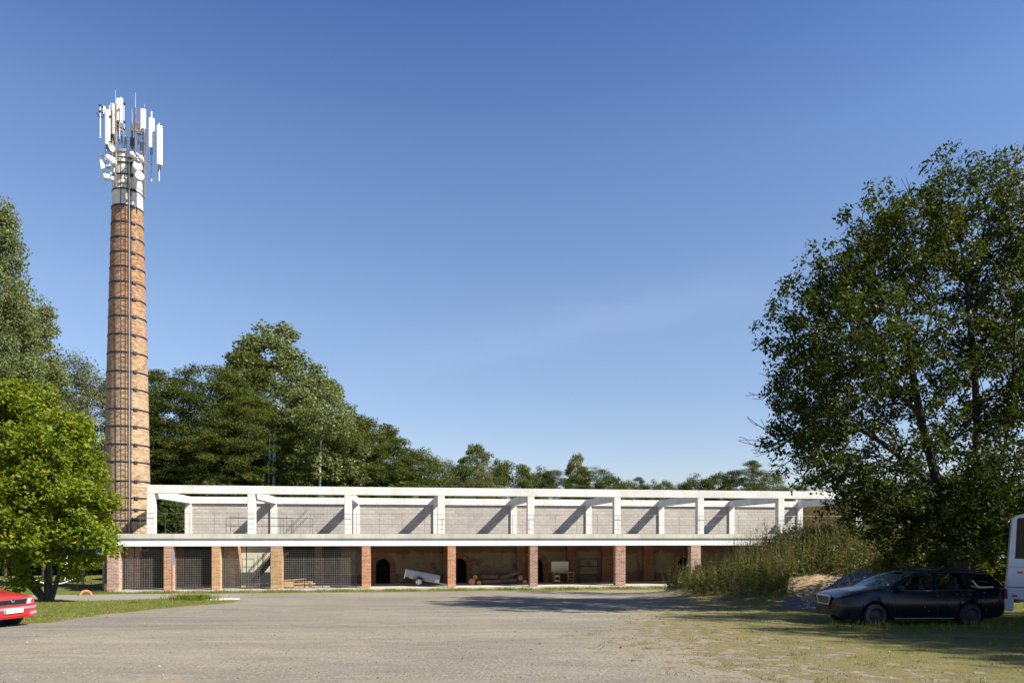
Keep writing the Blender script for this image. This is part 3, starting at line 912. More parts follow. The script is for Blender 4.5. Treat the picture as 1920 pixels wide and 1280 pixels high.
def dish(x, y, d, r, az, label, el=0.0, drum=True, feed=False):
    p = AP(x, y, d)
    e = empty('dish_antenna', p, 0, label, 'dish', 'dishes on the chimney top', rot=(el, 0, az))
    mb = MB()
    if drum:
        mb.lathe([(.02, -.16), (r * .6, -.16), (r * .98, -.02), (r, .06)], 20, axis='y'); mb.build('reflector', M['white'], e, smooth=50)
        mb = MB(); mb.lathe([(r * .99, -.2), (r, -.06), (r * .98, -.24), (r * .6, -.29), (.02, -.31)][1:], 20, axis='y'); mb.build('radome', M['white'], e, smooth=50)
    else:
        mb.lathe([(.02, .10), (r * .6, .05), (r, -.10), (r * .97, -.115), (r * .58, .03), (.02, .07)], 20, axis='y', caps=False); mb.build('reflector', M['white'], e, smooth=50)
    mb = MB(); mb.tube([(0, .05, 0), (0, .35, -.02)], .05, 8); mb.box(-.09, .09, .14, .3, -.1, .1); mb.tube([(0, .35, -.45), (0, .35, .45)], .035, 8); mb.build('mount', M['galv'], e)
    return e
dish(zx(293), zx(730), 1.5, .20, R(18), 'round white dish nearest the left edge of the shaft')
dish(zx(268), zx(700), 1.3, .17, R(-40), 'white dish tucked behind the round left one')
dish(zx(270), zx(600), 1.4, .24, R(75), 'white dish seen edge on under the beige left panel', drum=False)
dish(zx(196), zx(668), 1.2, .13, R(-60), 'little white horn dish farthest left on a bent arm', R(-25), drum=False)
dish(zx(208), zx(765), 1.3, .36, R(-70), 'large white dish turned away at the left of the shaft', R(5), drum=False)
dish(zx(250), zx(868), 1.3, .19, R(-55), 'lowest white dish on the left side of the shaft')
dish(zx(510), zx(778), 1.4, .25, R(28), 'white dish on the right of the shaft above another')
dish(zx(519), zx(864), 1.45, .25, R(45), 'white dish on the right of the shaft, lowest there')
dish(zx(545), zx(708), 1.5, .14, R(20), 'small white dish at the right edge of the rendered top')
dish(zx(468), zx(672), 1.3, .14, R(15), 'small white dish beside the cable pipe')
for x, y, d, w, h, lab in [(340, 405, -.1, .22, .34, 'grey radio unit below the highest left panel'), (515, 432, -.4, .2, .34, 'dark radio unit behind the wide beige panel'),
                           (395, 535, .2, .18, .25, 'grey radio unit standing on the top ring'), (465, 560, .4, .12, .3, 'blue grey radio unit at the foot of the middle mast'),
                           (300, 500, .6, .18, .4, 'dark radio unit under the left beige panel'), (555, 600, .7, .15, .3, 'pale radio unit on the right of the ring')]:
    p = AP(zx(x), zx(y), d)
    e = empty('radio_unit', p, R(20), lab, 'radio unit', 'radio units on the chimney top')
    mb = MB(); mb.box(-w, w, -.1, .1, -h, h); mb.build('housing', M['bluegrey'] if 'dark' in lab or 'blue' in lab else M['galv'], e, bevel=.015)
    mb = MB()
    for k in range(6): mb.box(-w * .85 + k * w * .33, -w * .85 + k * w * .33 + .012, -.125, -.1, -h * .85, h * .85)
    mb.build('cooling_fin', M['steel'], e)
    mb = MB()
    for k in range(3): mb.tube([(-w * .5 + k * w * .5, 0, -h), (-w * .4 + k * w * .5, .05, -h - .25), (0, .15, -h - .6)], .014, 5)
    mb.build('cable', M['black'], e)
# ------------------------------------------------------------------ trees
def skeleton(rng, trunk, targets, alpha=.35, step=.5, jit=.08, up=.12):
    """grow branches from a trunk polyline to the target points; returns pos, parent, leaf flags"""
    P = [np.array(p, float) for p in trunk]; par = [-1] + list(range(len(trunk) - 1))
    pl = [0.0]
    for i in range(1, len(P)): pl.append(pl[-1] + np.linalg.norm(P[i] - P[i - 1]))
    cap = len(P) + 64 * len(targets) + 10
    A = np.zeros((cap, 3)); L = np.zeros(cap); n = len(P)
    A[:n] = P; L[:n] = pl
    base = np.array(trunk[len(trunk) // 2])
    order = np.argsort(np.linalg.norm(targets - base, axis=1) + rng.random(len(targets)) * 1.0)
    tips = []
    for ti in order:
        t = targets[ti]
        d = np.linalg.norm(A[1:n] - t, axis=1)
        pen = np.maximum(0, A[1:n, 2] - t[2]) * .6          # rather reach up than down
        c = d + alpha * L[1:n] + pen
        k = 1 + int(np.argmin(c)); p = A[k]; dist = d[k - 1]
        m = max(1, int(dist / step))
        prev = k
        for q in range(1, m + 1):
            f = q / m
            pt = p + (t - p) * f
            if q < m: pt = pt + rng.normal(0, jit, 3) * step * 2
            pt[2] += up * dist * math.sin(math.pi * f) * (.5 + rng.random())
            if n >= cap: break
            A[n] = pt; par.append(prev); L[n] = L[prev] + np.linalg.norm(A[n] - A[prev]); prev = n; n += 1
        tips.append(prev)
    return A[:n], np.array(par), np.array(tips)

def branch_mesh(A, par, r_tip, expo=2.3, sides=5, rmin=0.0):
    n = len(A)
    w = np.zeros(n)
    kids = np.bincount(par[1:], minlength=n)
    w[kids == 0] = 1
    for i in range(n - 1, 0, -1): w[par[i]] += w[i]
    r = r_tip * w ** (1 / expo)
    keep = np.arange(1, n); keep = keep[r[keep] >= rmin]
    a, b_ = A[par[keep]], A[keep]
    r1 = np.minimum(r[par[keep]], r[keep] * 1.35); r2 = r[keep]
    d = b_ - a; d /= np.linalg.norm(d, axis=1)[:, None] + 1e-9
    ref = np.where(np.abs(d[:, 2:3]) < .9, np.array([[0, 0, 1.0]]), np.array([[1.0, 0, 0]]))
    x = np.cross(d, ref); x /= np.linalg.norm(x, axis=1)[:, None]
    y = np.cross(d, x)
    ang = np.arange(sides) * 2 * np.pi / sides
    cs, sn = np.cos(ang), np.sin(ang)
    off = x[:, None] * cs[None, :, None] + y[:, None] * sn[None, :, None]
    va = a[:, None] - d[:, None] * (r1 * .3)[:, None, None] + off * r1[:, None, None]
    vb = b_[:, None] + d[:, None] * (r2 * .3)[:, None, None] + off * r2[:, None, None]
    V = np.concatenate([va, vb], 1).reshape(-1, 3)
    k = np.arange(sides); k2 = (k + 1) % sides
    F = np.stack([k, k2, k2 + sides, k + sides], -1)
    F = (F[None] + (np.arange(len(keep)) * 2 * sides)[:, None, None]).reshape(-1, 4)
    return V, F, r

def leaves(rng, C, rad, per, size, flat=.7, tint=None, asp=.55, upb=.5, droop=0.0, outc=None):
    """leaf shaped quads scattered round the centres C"""
    n = len(C) * per
    c = np.repeat(C, per, 0)
    o = rng.normal(0, 1, (n, 3)); o /= np.linalg.norm(o, axis=1)[:, None]
    o *= (rng.random(n) ** .5)[:, None] * rad
    o[:, 2] *= flat
    c = c + o
    nrm = rng.normal(0, 1, (n, 3)); nrm[:, 2] = np.abs(nrm[:, 2]) + upb
    nrm += .5 * o / max(rad, 1e-6)
    nrm /= np.linalg.norm(nrm, axis=1)[:, None]
    t = rng.normal(0, 1, (n, 3)); t[:, 2] -= droop
    t -= nrm * (t * nrm).sum(1)[:, None]; t /= np.linalg.norm(t, axis=1)[:, None]
    s = np.cross(nrm, t)
    sz = size * (.6 + .8 * rng.random(n))[:, None]
    V = np.stack([c - t * sz * .5, c + s * sz * asp * .5 - nrm * sz * .08, c + t * sz * .5, c - s * sz * asp * .5 - nrm * sz * .08], 1).reshape(-1, 3)
    F = np.arange(n * 4).reshape(-1, 4)
    base = rng.random(len(C)) * .45 + .1 if tint is None else tint
    tn = np.clip(np.repeat(base, per) + rng.normal(0, .2, n), 0, 1)
    tn[rng.random(n) < .012] = 1.0
    return V, F, np.repeat(tn, 4)

M['leaf_robinia'] = leaf_mat('robinia_leaf', [(.027, .050, .012), (.060, .090, .018), (.115, .136, .030), (.22, .12, .03)], .28, .05)
M['leaf_aspen'] = leaf_mat('aspen_leaf', [(.075, .095, .036), (.14, .168, .062), (.22, .25, .10), (.23, .21, .07)], .3, .10)
M['leaf_oak'] = leaf_mat('oak_leaf', [(.032, .052, .012), (.068, .098, .020), (.12, .145, .033), (.22, .17, .04)], .28, .05)
M['leaf_bright'] = leaf_mat('sunny_leaf', [(.062, .108, .009), (.135, .19, .013), (.25, .285, .024), (.40, .28, .02)], .34, .06)
M['leaf_dark'] = leaf_mat('dusky_leaf', [(.015, .029, .006), (.034, .057, .009), (.074, .096, .016), (.15, .12, .02)], .24, .025)
M['leaf_willow'] = leaf_mat('willow_leaf', [(.07, .085, .035), (.13, .145, .065), (.18, .18, .09), (.22, .19, .07)], .25, .06)
M['bark'] = bark('grey_bark', (.045, .038, .03), (.12, .105, .085))
M['bark_dark'] = bark('dark_bark', (.018, .015, .012), (.06, .05, .04))
M['bark_twig'] = bark('twig_bark', (.022, .018, .013), (.07, .06, .047))
def birch_bark():
    m, nt, b = new_mat('white_bark'); n = N(nt)
    co = n.coord()
    f = n.noise(n.map(co, (1.5, 1.5, 5)), 1.6, 5, .7)
    n.link(n.ramp(f, [(.38, (.05, .045, .04)), (.46, (.58, .56, .52)), (.8, (.72, .70, .66))]), b.inputs['Base Color'])
    b.inputs['Roughness'].default_value = .8
    return m
M['bark_white'] = birch_bark()

def crown_targets(rng, n, h0, h1, prof, lobes=5, inner=.25, lobe_amp=.28):
    """points in a crown between heights h0 and h1 with radius prof(t); uneven outline"""
    la = rng.random(lobes) * 6.28; lh = rng.random(lobes); lw = .4 + rng.random(lobes) * .6; lamp = rng.normal(0, 1, lobes)
    out = []
    while len(out) < n:
        t = rng.random(); a = rng.random() * 6.28
        R0 = prof(t)
        bump = sum(lamp[k] * math.exp(-(((math.atan2(math.sin(a - la[k]), math.cos(a - la[k]))) / lw[k]) ** 2 + ((t - lh[k]) / .18) ** 2)) for k in range(lobes))
        r = R0 * (1 + lobe_amp * bump)
        if rng.random() > (R0 + .15) / 1.15: continue
        q = inner + (1 - inner) * rng.random() ** .45
        out.append((max(r, .05) * q * math.cos(a), max(r, .05) * q * math.sin(a), h0 + (h1 - h0) * t))
    return np.array(out)

PROF = {
    'round': lambda t: (max(0.0, 1 - (2 * t - .85) ** 2 / 1.35)) ** .6 if t < 1 else 0,
    'ovate': lambda t: max(.04, math.sin(math.pi * min(1, (t * .90 + .10)) ** 1.05)) ** .6,
    'cone': lambda t: max(.05, (1 - t) ** .7 * min(1, .45 + t * 2.4)),
    'column': lambda t: max(.06, (1 - t ** 3) ** .6 * min(1, .55 + t * 1.6)),
    'umbrella': lambda t: max(.05, min(1, .35 + t * 1.3) * (1 - t ** 4) ** .5),
}
def make_tree(name, seed, H, Rw, prof, n_t, per, lsize, leafm, barkm, base=.16, clump=.55, flat=.55, trunk_r=None, asp=.6, lobes=6, lobe_amp=.28, up=.08, upb=.5, rtip=.012, alpha=.3, fork=False, droop=0.):
    """unit built at real size; returns an Empty with trunk and crown children"""
    rng = np.random.default_rng(seed)
    T = crown_targets(rng, n_t, H * base, H * .985, lambda t: Rw * PROF[prof](t) / 1.0, lobes, .3, lobe_amp) if False else None
    pr = PROF[prof]
    T = crown_targets(rng, n_t, H * base, H * .985, pr, lobes, .3, lobe_amp)
    T[:, :2] *= Rw
    lean = rng.normal(0, .02, 2)
    tz = np.arange(0, H * .8, H * .05)
    trunk = [(lean[0] * z + .12 * math.sin(z * .5 + seed) * z / H, lean[1] * z, z) for z in tz]
    trunk[0] = (trunk[0][0], trunk[0][1], -.3)
    A, par, tips = skeleton(rng, trunk, T, alpha, H * .045, .06, up)
    V, F, r = branch_mesh(A, par, rtip, 2.25, 5, rtip * 1.2)
    e = empty(name, (0, 0, 0))
    t = np_mesh('trunk', V, F, barkm, e, smooth=True)
    # leaf tint random per clump, slightly lighter towards the top
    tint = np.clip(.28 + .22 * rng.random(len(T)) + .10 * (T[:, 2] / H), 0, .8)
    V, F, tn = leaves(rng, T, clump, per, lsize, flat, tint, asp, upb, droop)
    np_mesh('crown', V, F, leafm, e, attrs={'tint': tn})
    return e

def place(proto, xpx, ytop, D, label, group, H0, used, sxy=1.0, rz=None, sink=0.0, dz=0.0, cat='tree', name=None):
    X = PX(xpx, D)
    zt = EYE + (1006 - ytop) / FPX * D
    zg = G(X, D) + dz
    s = (zt - zg) / (H0 * .985)
    if proto.name in used: o = copy_tree(proto)
    else: o = proto; used.add(proto.name)
    o.location = (X, D, zg - .1)
    o.scale = (s * sxy, s * sxy, s)
    o.rotation_euler = (0, 0, random.random() * 6.28 if rz is None else rz)
    tag(o, label, cat, group)
    return o
used = set()
ro = [make_tree('robinia_tree', 20 + k, 18, 5.2, 'round', 360, 150, .20, M['leaf_robinia'], M['bark_dark'], .12, 1.0, .38, lobe_amp=.42, lobes=9, asp=.5, upb=1.1) for k in range(3)]
asn = [make_tree('aspen_tree', 40 + k, 22, 4.1, 'ovate', 380, 120, .20, M['leaf_aspen'], M['bark'], .22, .75, .8, lobe_amp=.38, lobes=9, asp=.8, upb=.1, rtip=.010) for k in range(2)]
oak = [make_tree('leafy_tree', 60 + k, 15, 4.6, 'round', 290, 130, .21, M['leaf_oak'], M['bark'], .08, .95, .6, lobe_amp=.4, lobes=9, asp=.6) for k in range(3)]
pop = [make_tree('poplar_tree', 70 + k, 27, 4.2, 'cone', 480, 120, .19, M['leaf_aspen'], M['bark'], .10, .85, .8, lobe_amp=.45, lobes=12, asp=.75, upb=.2, rtip=.011) for k in range(1)]
wil = make_tree('willow_tree', 80, 15, 4.0, 'ovate', 260, 110, .2, M['leaf_willow'], M['bark'], .15, .8, .9, asp=.35)
shr = [make_tree('shrub', 90 + k, 4, 2.1, 'round', 130, 80, .22, [M['leaf_robinia'], M['leaf_oak']][k], M['bark_dark'], .02, .55, .6, lobes=6, rtip=.008) for k in range(2)]

GW = 'trees of the wood behind the building'
for p, x, y, D, sx, lab in [
    (ro[0], 292, 698, 66, .95, 'robinia just right of the chimney with a flat leafy top'),
    (ro[1], 342, 704, 72, .8, 'robinia between the chimney side tree and the big dark crown'),
    (ro[2], 402, 682, 66, 1.05, 'big dark robinia with tiered crown left of the tallest aspen'),
    (ro[0], 462, 662, 74, .9, 'robinia crown touching the left flank of the tallest aspen'),
    (ro[1], 470, 742, 61, 1.0, 'dark robinia standing forward below the tallest aspen'),
    (asn[0], 514, 606, 78, 1.35, 'tallest aspen with a grey green dome above all the other trees'),
    (asn[1], 600, 708, 64, 1.3, 'pale aspen with forked white trunk right of the tallest one'),
    (asn[0], 566, 735, 70, .9, 'aspen filling the gap between the two tallest pale crowns'),
    (ro[2], 664, 772, 66, 1.0, 'robinia at the start of the falling tree line right of the aspens'),
    (oak[0], 700, 786, 70, 1.0, 'round dark crown in the middle of the falling tree line'),
    (ro[1], 742, 820, 68, 1.1, 'robinia lower down the falling tree line'),
    (oak[1], 786, 842, 72, 1.1, 'last leafy crown where the tall wood drops to the far trees'),
    (oak[2], 640, 800, 80, 1.2, 'leafy tree seen between the pale aspen and the falling line'),
    (ro[2], 360, 790, 64, 1.15, 'robinia in the front row above the left end of the frame'),
    (ro[0], 300, 800, 64, 1.1, 'robinia in the front row beside the chimney'),
    (ro[1], 430, 815, 64, 1.2, 'robinia in the front row above the second bay'),
    (oak[0], 545, 830, 66, 1.1, 'leafy tree in the front row below the two white trunks'),
    (ro[0], 700, 850, 68, 1.2, 'robinia in the front row above the fourth column'),
    (oak[1], 645, 846, 67, 1.1, 'leafy tree in the front row right of the forked white trunk'),
    (ro[2], 765, 872, 70, 1.2, 'low robinia in the front row above the fifth column'),
]:
    place(p, x, y, D, lab, GW, {'robinia_tree': 18, 'aspen_tree': 22, 'leafy_tree': 15}[p.name.split('.')[0]], used, sx)
GF = 'distant trees along the far edge'
for p, x, y, D, sx, lab in [
    (wil, 836, 862, 104, .8, 'thin grey green tree at the left end of the far row'),
    (asn[1], 890, 834, 112, 1.15, 'tallest pale poplar like crown of the far row'),
    (oak[2], 866, 872, 106, 1.2, 'dark tree just left of the tallest far crown'),
    (wil, 912, 880, 100, 1.2, 'grey green willow under the tallest far crown'),
    (oak[0], 960, 865, 108, 1.1, 'rounded yellow green tree in the far row'),
    (oak[1], 1006, 876, 112, 1.0, 'dark crown between the yellow green tree and the pointed one'),
    (ro[1], 1040, 880, 110, 1.0, 'dull dark robinia left of the pointed far tree'),
    (asn[0], 1082, 849, 116, .8, 'pointed light green tree on the far row'),
    (ro[2], 1108, 872, 112, 1.1, 'dark tree right against the pointed far tree'),
    (oak[2], 1142, 892, 112, 1.1, 'dark crown where the far row begins to sink'),
    (oak[0], 1172, 902, 116, 1.0, 'low crown above the sixth column'),
    (ro[0], 1197, 895, 120, .7, 'small pointed crown above the seventh column'),
    (oak[1], 1222, 900, 116, .8, 'small light crown left of the open gap in the far row'),
    (oak[2], 1248, 902, 118, .7, 'small round crown at the open gap in the far row'),
    (wil, 1270, 907, 118, .7, 'lowest crown beside the open gap in the far row'),
    (oak[1], 1312, 889, 104, 1.1, 'leafy crown right of the open gap'),
    (oak[0], 1345, 886, 106, .9, 'leafy crown left of the tall dark pair'),
    (ro[1], 1378, 880, 100, .8, 'left one of the tall dark pair above the right end of the frame'),
    (ro[0], 1408, 864, 100, .9, 'taller one of the dark pair above the right end of the frame'),
    (oak[2], 1446, 886, 104, .9, 'dark crown right of the tall dark pair'),
    (ro[2], 1490, 905, 100, 1.2, 'dark crown showing between the frame and the big tree'),
    (oak[1], 1545, 915, 92, 1.3, 'broad dark tree behind the last column'),
    (ro[1], 1600, 905, 96, 1.3, 'dark robinia behind the left boughs of the big tree'),
    (oak[0], 1660, 895, 92, 1.3, 'leafy tree seen through the left part of the big tree'),
    (oak[2], 1740, 890, 95, 1.4, 'leafy tree seen through the middle of the big tree'),
    (ro[0], 1830, 880, 92, 1.4, 'robinia seen through the right part of the big tree'),
]:
    place(p, x, y, D, lab, GF, {'robinia_tree': 18, 'aspen_tree': 22, 'leafy_tree': 15, 'willow_tree': 15}[p.name.split('.')[0]], used, sx)
GL = 'tall trees left of the chimney'
for p, x, y, D, sx, lab in [
    (pop[0], 10, 376, 54, .85, 'tallest poplar at the left edge of the photo'),
    (pop[0], 80, 560, 58, 1.0, 'second tallest poplar left of the chimney'),
    (pop[0], 30, 530, 62, .9, 'poplar filling in behind the two tall ones at the left'),
    (wil, 132, 668, 62, 1.0, 'silvery tree between the poplars and the chimney'),
    (ro[2], 172, 700, 70, .8, 'dark robinia close to the left side of the chimney'),
    (oak[0], 176, 860, 60, 1.0, 'dark leafy tree at the foot of the chimney behind the lawn'),
    (oak[1], 90, 840, 62, 1.4, 'dark leafy tree behind the blue canopy'),
    (oak[2], 10, 830, 60, 1.5, 'dark leafy tree behind the lawn at the left edge'),
]:
    place(p, x, y, D, lab, GL, {'robinia_tree': 18, 'leafy_tree': 15, 'willow_tree': 15, 'poplar_tree': 27}[p.name.split('.')[0]], used, sx)
# understorey
GS = 'shrubs and undergrowth'
for k, (x, y, D, sx, lab) in enumerate([
    (325, 940, 52, .8, 'sunlit shrub seen through the first open bay of the frame'),
    (40, 1000, 60, 1.6, 'dark shrub behind the lawn at the left edge'),
    (110, 1005, 61, 1.6, 'dark shrub behind the blue canopy posts'),
    (170, 1000, 60, 1.4, 'dark shrub beside the chimney foot'),
    (1720, 960, 46, 1.3, 'leafy shrub behind the sand bank'),
    (1690, 985, 40, 1.0, 'sun flecked shrub low behind the dark car'),
    (1790, 970, 38, 1.3, 'dense shrub round the trunks of the big tree'),
    (1870, 950, 36, 1.4, 'dense shrub behind the tail of the dark car'),
    (1930, 930, 34, 1.3, 'dense shrub behind the white coach'),
    (1760, 1000, 30, .9, 'low shrub between the gravel heap and the big trunk'),
    (1850, 990, 30, 1.0, 'low shrub right of the big trunk'),
    (1690, 1010, 29, .9, 'dusky shrub under the left boughs of the big tree'),
    (1900, 985, 28, 1.2, 'dusky shrub between the big trunk and the coach'),
    (1800, 1005, 27.5, .9, 'dusky shrub right behind the roof of the dark car'),
    (300, 870, 68, 1.5, 'shrub on the wood edge beside the chimney'),
    (400, 880, 68, 1.5, 'shrub on the wood edge above the first bay'),
    (490, 890, 68, 1.4, 'shrub on the wood edge below the white trunks'),
    (590, 885, 68, 1.4, 'shrub on the wood edge above the third column'),
    (690, 890, 68, 1.4, 'shrub on the wood edge above the fourth bay'),
    (770, 895, 72, 1.4, 'shrub on the wood edge above the fifth bay'),
]):
    place(shr[k % 2], x, y, D, lab, GS, 4, used, sx, cat='shrub')

# white stems of the wood seen as bare trunks
for x0, y0, x1, y1, D, r, lab in [(513, 915, 515, 815, 61.5, .16, 'white aspen stem standing bare in front of the wood'), (503, 905, 506, 820, 62, .09, 'thin white stem left of the bare aspen stem'),
                                  (596, 915, 603, 790, 60.5, .10, 'shorter white stem right of the bare aspen stem'), (120, 1086, 129, 1000, 52, .16, 'leaning white trunk on the lawn under the blue canopy')]:
    pa = Vector((PX(x0, D), D, G(PX(x0, D), D))); top = Vector((PX(x1, D), D, EYE + (1006 - y1) / FPX * D))
    e = empty('birch_tree', pa, 0, lab, 'tree trunk', 'white stems')
    mb = MB(); d = top - pa
    mb.tube([(0, 0, -.2), d * .35 + Vector((.06, 0, 0)), d * .7 - Vector((.04, 0, 0)), d, d * 1.1 + Vector((.1, 0, 0))], [r * 1.2, r, r * .9, r * .75, r * .5], 8)
    mb.build('trunk', M['bark_white'], e, smooth=60)
    mb = MB()
    for s_, k_ in ((-1, .75), (1, .85)):
        mb.tube([d * k_, d * (k_ + .06) + Vector((.25 * s_, .1, .1)), d * (k_ + .1) + Vector((.7 * s_, .2, .2))], [r * .35, r * .25, r * .08], 6)
    mb.build('limb', M['bark_white'], e, smooth=60)

# ------------------------------------------------------------------ the big tree on the right
def big_tree(name, seed, loc, ells, n_t, per, leafm, trunks, clump=.34, lsize=.15, bare=0, label='', group=None, rtip=.0075, asp=.5, extra_bare=None, alpha=.22, airy=0):
    rng = np.random.default_rng(seed)
    T = []
    vol = np.array([e[3] * e[4] * e[5] for e in ells]) ** .7; vol /= vol.sum()
    while len(T) < n_t:
        e = ells[rng.choice(len(ells), p=vol)]
        v = rng.normal(0, 1, 3); v /= np.linalg.norm(v); v *= rng.random() ** .42
        T.append((e[0] + v[0] * e[3], e[1] + v[1] * e[4], e[2] + v[2] * e[5]))
    T = np.array(T)
    # thin patches where the sky shows through
    f = np.sin(T[:, 0] * 1.3 + seed) * np.cos(T[:, 2] * 1.1 + 1) + .7 * np.sin(T[:, 1] * 1.6 + T[:, 2] * .9) + .6 * np.sin(T[:, 0] * 2.7 - T[:, 2] * 2.2)
    keep = (f > -.75) | (rng.random(len(T)) < .35)
    B = T[keep]
    if airy: B = B[(B[:, 2] < 4.5) | (B[:, 0] > 3.5) | (rng.random(len(B)) < airy)]
    bareT = np.array(extra_bare) if extra_bare else np.zeros((0, 3))
    allT = B
    # several stems rising from one base
    P0 = [(0, 0, -.4)] ; par0 = [-1]
    A = None
    trunk = trunks[0]
    A, par, tips = skeleton(rng, trunk, allT[:1], alpha, .4, .1, .05)
    pts = [np.array(p, float) for p in trunk]; parent = [-1] + list(range(len(trunk) - 1))
    for tr in trunks[1:]:
        prev = tr[0]                                   # index of the stem node it leaves
        for p in tr[1:]:
            pts.append(np.array(p, float)); parent.append(prev); prev = len(pts) - 1
    A, par = grow(rng, pts, parent, allT, alpha)
    # bare twigs: smooth bowed shoots with a few side twigs beyond the leaves
    for t in bareT:
        d = np.linalg.norm(A - t, axis=1)
        k = int(np.argmin(np.abs(d - 1.7) + 2.0 * np.clip(np.linalg.norm(A[:, :2], axis=1) - np.linalg.norm(t[:2]) + .8, 0, 9)))
        def shoot(k, t, bow, n_):
            nonlocal A, par
            p = A[k]; ln = np.linalg.norm(t - p); q = []; pr = []
            for i in range(1, n_ + 1):
                f = i / n_; q.append(p + (t - p) * f + np.array([0, 0, bow * ln * math.sin(math.pi * f)])); pr.append(k if i == 1 else len(A) + i - 2)
            base_ = len(A); A = np.concatenate([A, np.array(q)]); par = np.concatenate([par, pr])
            return list(range(base_, base_ + n_))
        ids = shoot(k, t, rng.choice([-1, 1]) * rng.uniform(.10, .2), 9)
        for q in (3, 4, 6):
            o = t - A[ids[q - 1]]
            side = rng.normal(0, .28, 3); side[2] += .1
            shoot(ids[q], A[ids[q]] + o * rng.uniform(.35, .7) + side * np.linalg.norm(o) * .6, rng.uniform(-.16, .18), 6)
    V, F, r = branch_mesh(A, par, rtip, 2.2, 6, 0)
    e = empty(name, loc, 0, label, 'tree', group)
    np_mesh('trunk', V, F, M['bark_twig'], e, smooth=True)
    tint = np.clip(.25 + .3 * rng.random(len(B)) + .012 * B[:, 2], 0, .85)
    V, F, tn = leaves(rng, B, clump, per, lsize, .9, tint, asp, .25, .35)
    np_mesh('crown', V, F, leafm, e, attrs={'tint': tn})
    return e
def grow(rng, pts, parent, targets, alpha, step=.38, jit=.045, up=.10):
    cap = len(pts) + 40 * len(targets)
    A = np.zeros((cap, 3)); L = np.zeros(cap); n = len(pts); par = list(parent)
    A[:n] = pts
    for i in range(1, n): L[i] = L[par[i]] + np.linalg.norm(A[i] - A[par[i]])
    order = np.argsort(np.linalg.norm(targets - A[len(pts) // 3], axis=1) + rng.random(len(targets)) * 1.2)
    for ti in order:
        t = targets[ti]
        d = np.linalg.norm(A[1:n] - t, axis=1)
        c = d + alpha * L[1:n] + np.maximum(0, A[1:n, 2] - t[2]) * .5
        k = 1 + int(np.argmin(c)); p = A[k].copy(); dist = d[k - 1]
        m = max(1, int(dist / step)); prev = k
        for q in range(1, m + 1):
            f = q / m; pt = p + (t - p) * f
            if q < m: pt = pt + rng.normal(0, jit, 3)
            pt[2] += up * dist * math.sin(math.pi * f)
            if n >= cap: break
            A[n] = pt; par.append(prev); L[n] = L[prev] + np.linalg.norm(A[n] - A[prev]); prev = n; n += 1
    return A[:n], np.array(par)

BTX, BTY = PX(1812, 24.5), 24.5
BTZ = G(BTX, BTY)
def bt(x, y, D=24.5):  # photo point to tree-local
    return (PX(x, D) - BTX, D - BTY, EYE + (1006 - y) / FPX * D - BTZ)
def ell(x, y, rx, ry, D=24.5, dep=2.4):
    c = bt(x, y, D); k = D / FPX
    return (c[0], c[1], c[2], rx * k, dep, ry * k)
ells = [ell(1800, 400, 110, 130, 24.5, 2.2), ell(1700, 470, 120, 130, 24), ell(1600, 590, 130, 130, 24), ell(1528, 690, 100, 115, 23.6, 2.2), ell(1555, 535, 80, 80, 23.8, 1.6), ell(1610, 580, 105, 115, 27.8, 2.6), ell(1530, 720, 85, 105, 27.5, 2.4), ell(1690, 460, 95, 95, 27.8, 2.4), ell(1560, 820, 90, 80, 29, 2.2), ell(1640, 640, 110, 110, 21.3, 2.0), ell(1490, 610, 70, 80, 23.5, 1.5), ell(1650, 410, 75, 70, 24, 1.6), ell(1600, 940, 60, 55, 23.6, 1.4), ell(1800, 900, 120, 90, 24.2, 2.4), ell(1850, 1010, 80, 45, 25.2, 1.8), ell(1520, 830, 90, 90, 23.4, 2),
        ell(1640, 760, 160, 150, 24), ell(1800, 640, 160, 190, 25, 3), ell(1900, 520, 100, 190, 25, 2.6), ell(1575, 890, 85, 60, 23.6, 1.8), ell(1730, 900, 150, 100, 24, 2.4),
        ell(1880, 800, 120, 190, 25.4, 3), ell(1665, 975, 70, 60, 23.6, 1.6), ell(1760, 985, 95, 65, 24.5, 2.2), ell(1870, 960, 110, 90, 25.5, 2.6), ell(1930, 700, 110, 260, 25.5, 2.6), ell(1900, 380, 90, 110, 25.5, 2.2), ell(1508, 760, 80, 105, 23.6, 1.8), ell(1820, 480, 90, 100, 26.5, 2.5), ell(1700, 690, 130, 130, 27, 2.3)]
bare = [bt(*p) for p in [(1384, 826, 23.4), (1398, 742, 23.5), (1412, 850, 23), (1440, 872, 22.8), (1424, 700, 23.6), (1462, 588, 23.6), (1556, 470, 24), (1690, 335, 24.4), (1400, 780, 23)]]
trunks = [[(0, 0, -.4), (-.05, 0, .8), (-.2, 0, 1.8), bt(1790, 985), bt(1765, 930), bt(1745, 860), bt(1725, 780), bt(1712, 700), bt(1700, 610)],
          [2, bt(1815, 960, 24.8), bt(1830, 880, 25), bt(1832, 780, 25.2), bt(1826, 680, 25.2), bt(1815, 560, 25.2), bt(1800, 450, 25)],
          [4, bt(1715, 880, 24), bt(1655, 830, 23.8), bt(1590, 790, 23.6), bt(1530, 745, 23.5)],
          [6, bt(1690, 740, 24), bt(1650, 660, 24), bt(1610, 590, 24)],
          [2, bt(1860, 930, 25.4), bt(1885, 830, 25.8), bt(1900, 700, 26), bt(1905, 560, 26)]]
big = big_tree('big_tree', 7, (BTX, BTY, BTZ), ells, 5400, 36, M['leaf_dark'], trunks, .33, .14, label='big spreading tree with dusky leaves and bare left twigs, behind the dark car', extra_bare=bare, rtip=.0078, airy=.6)
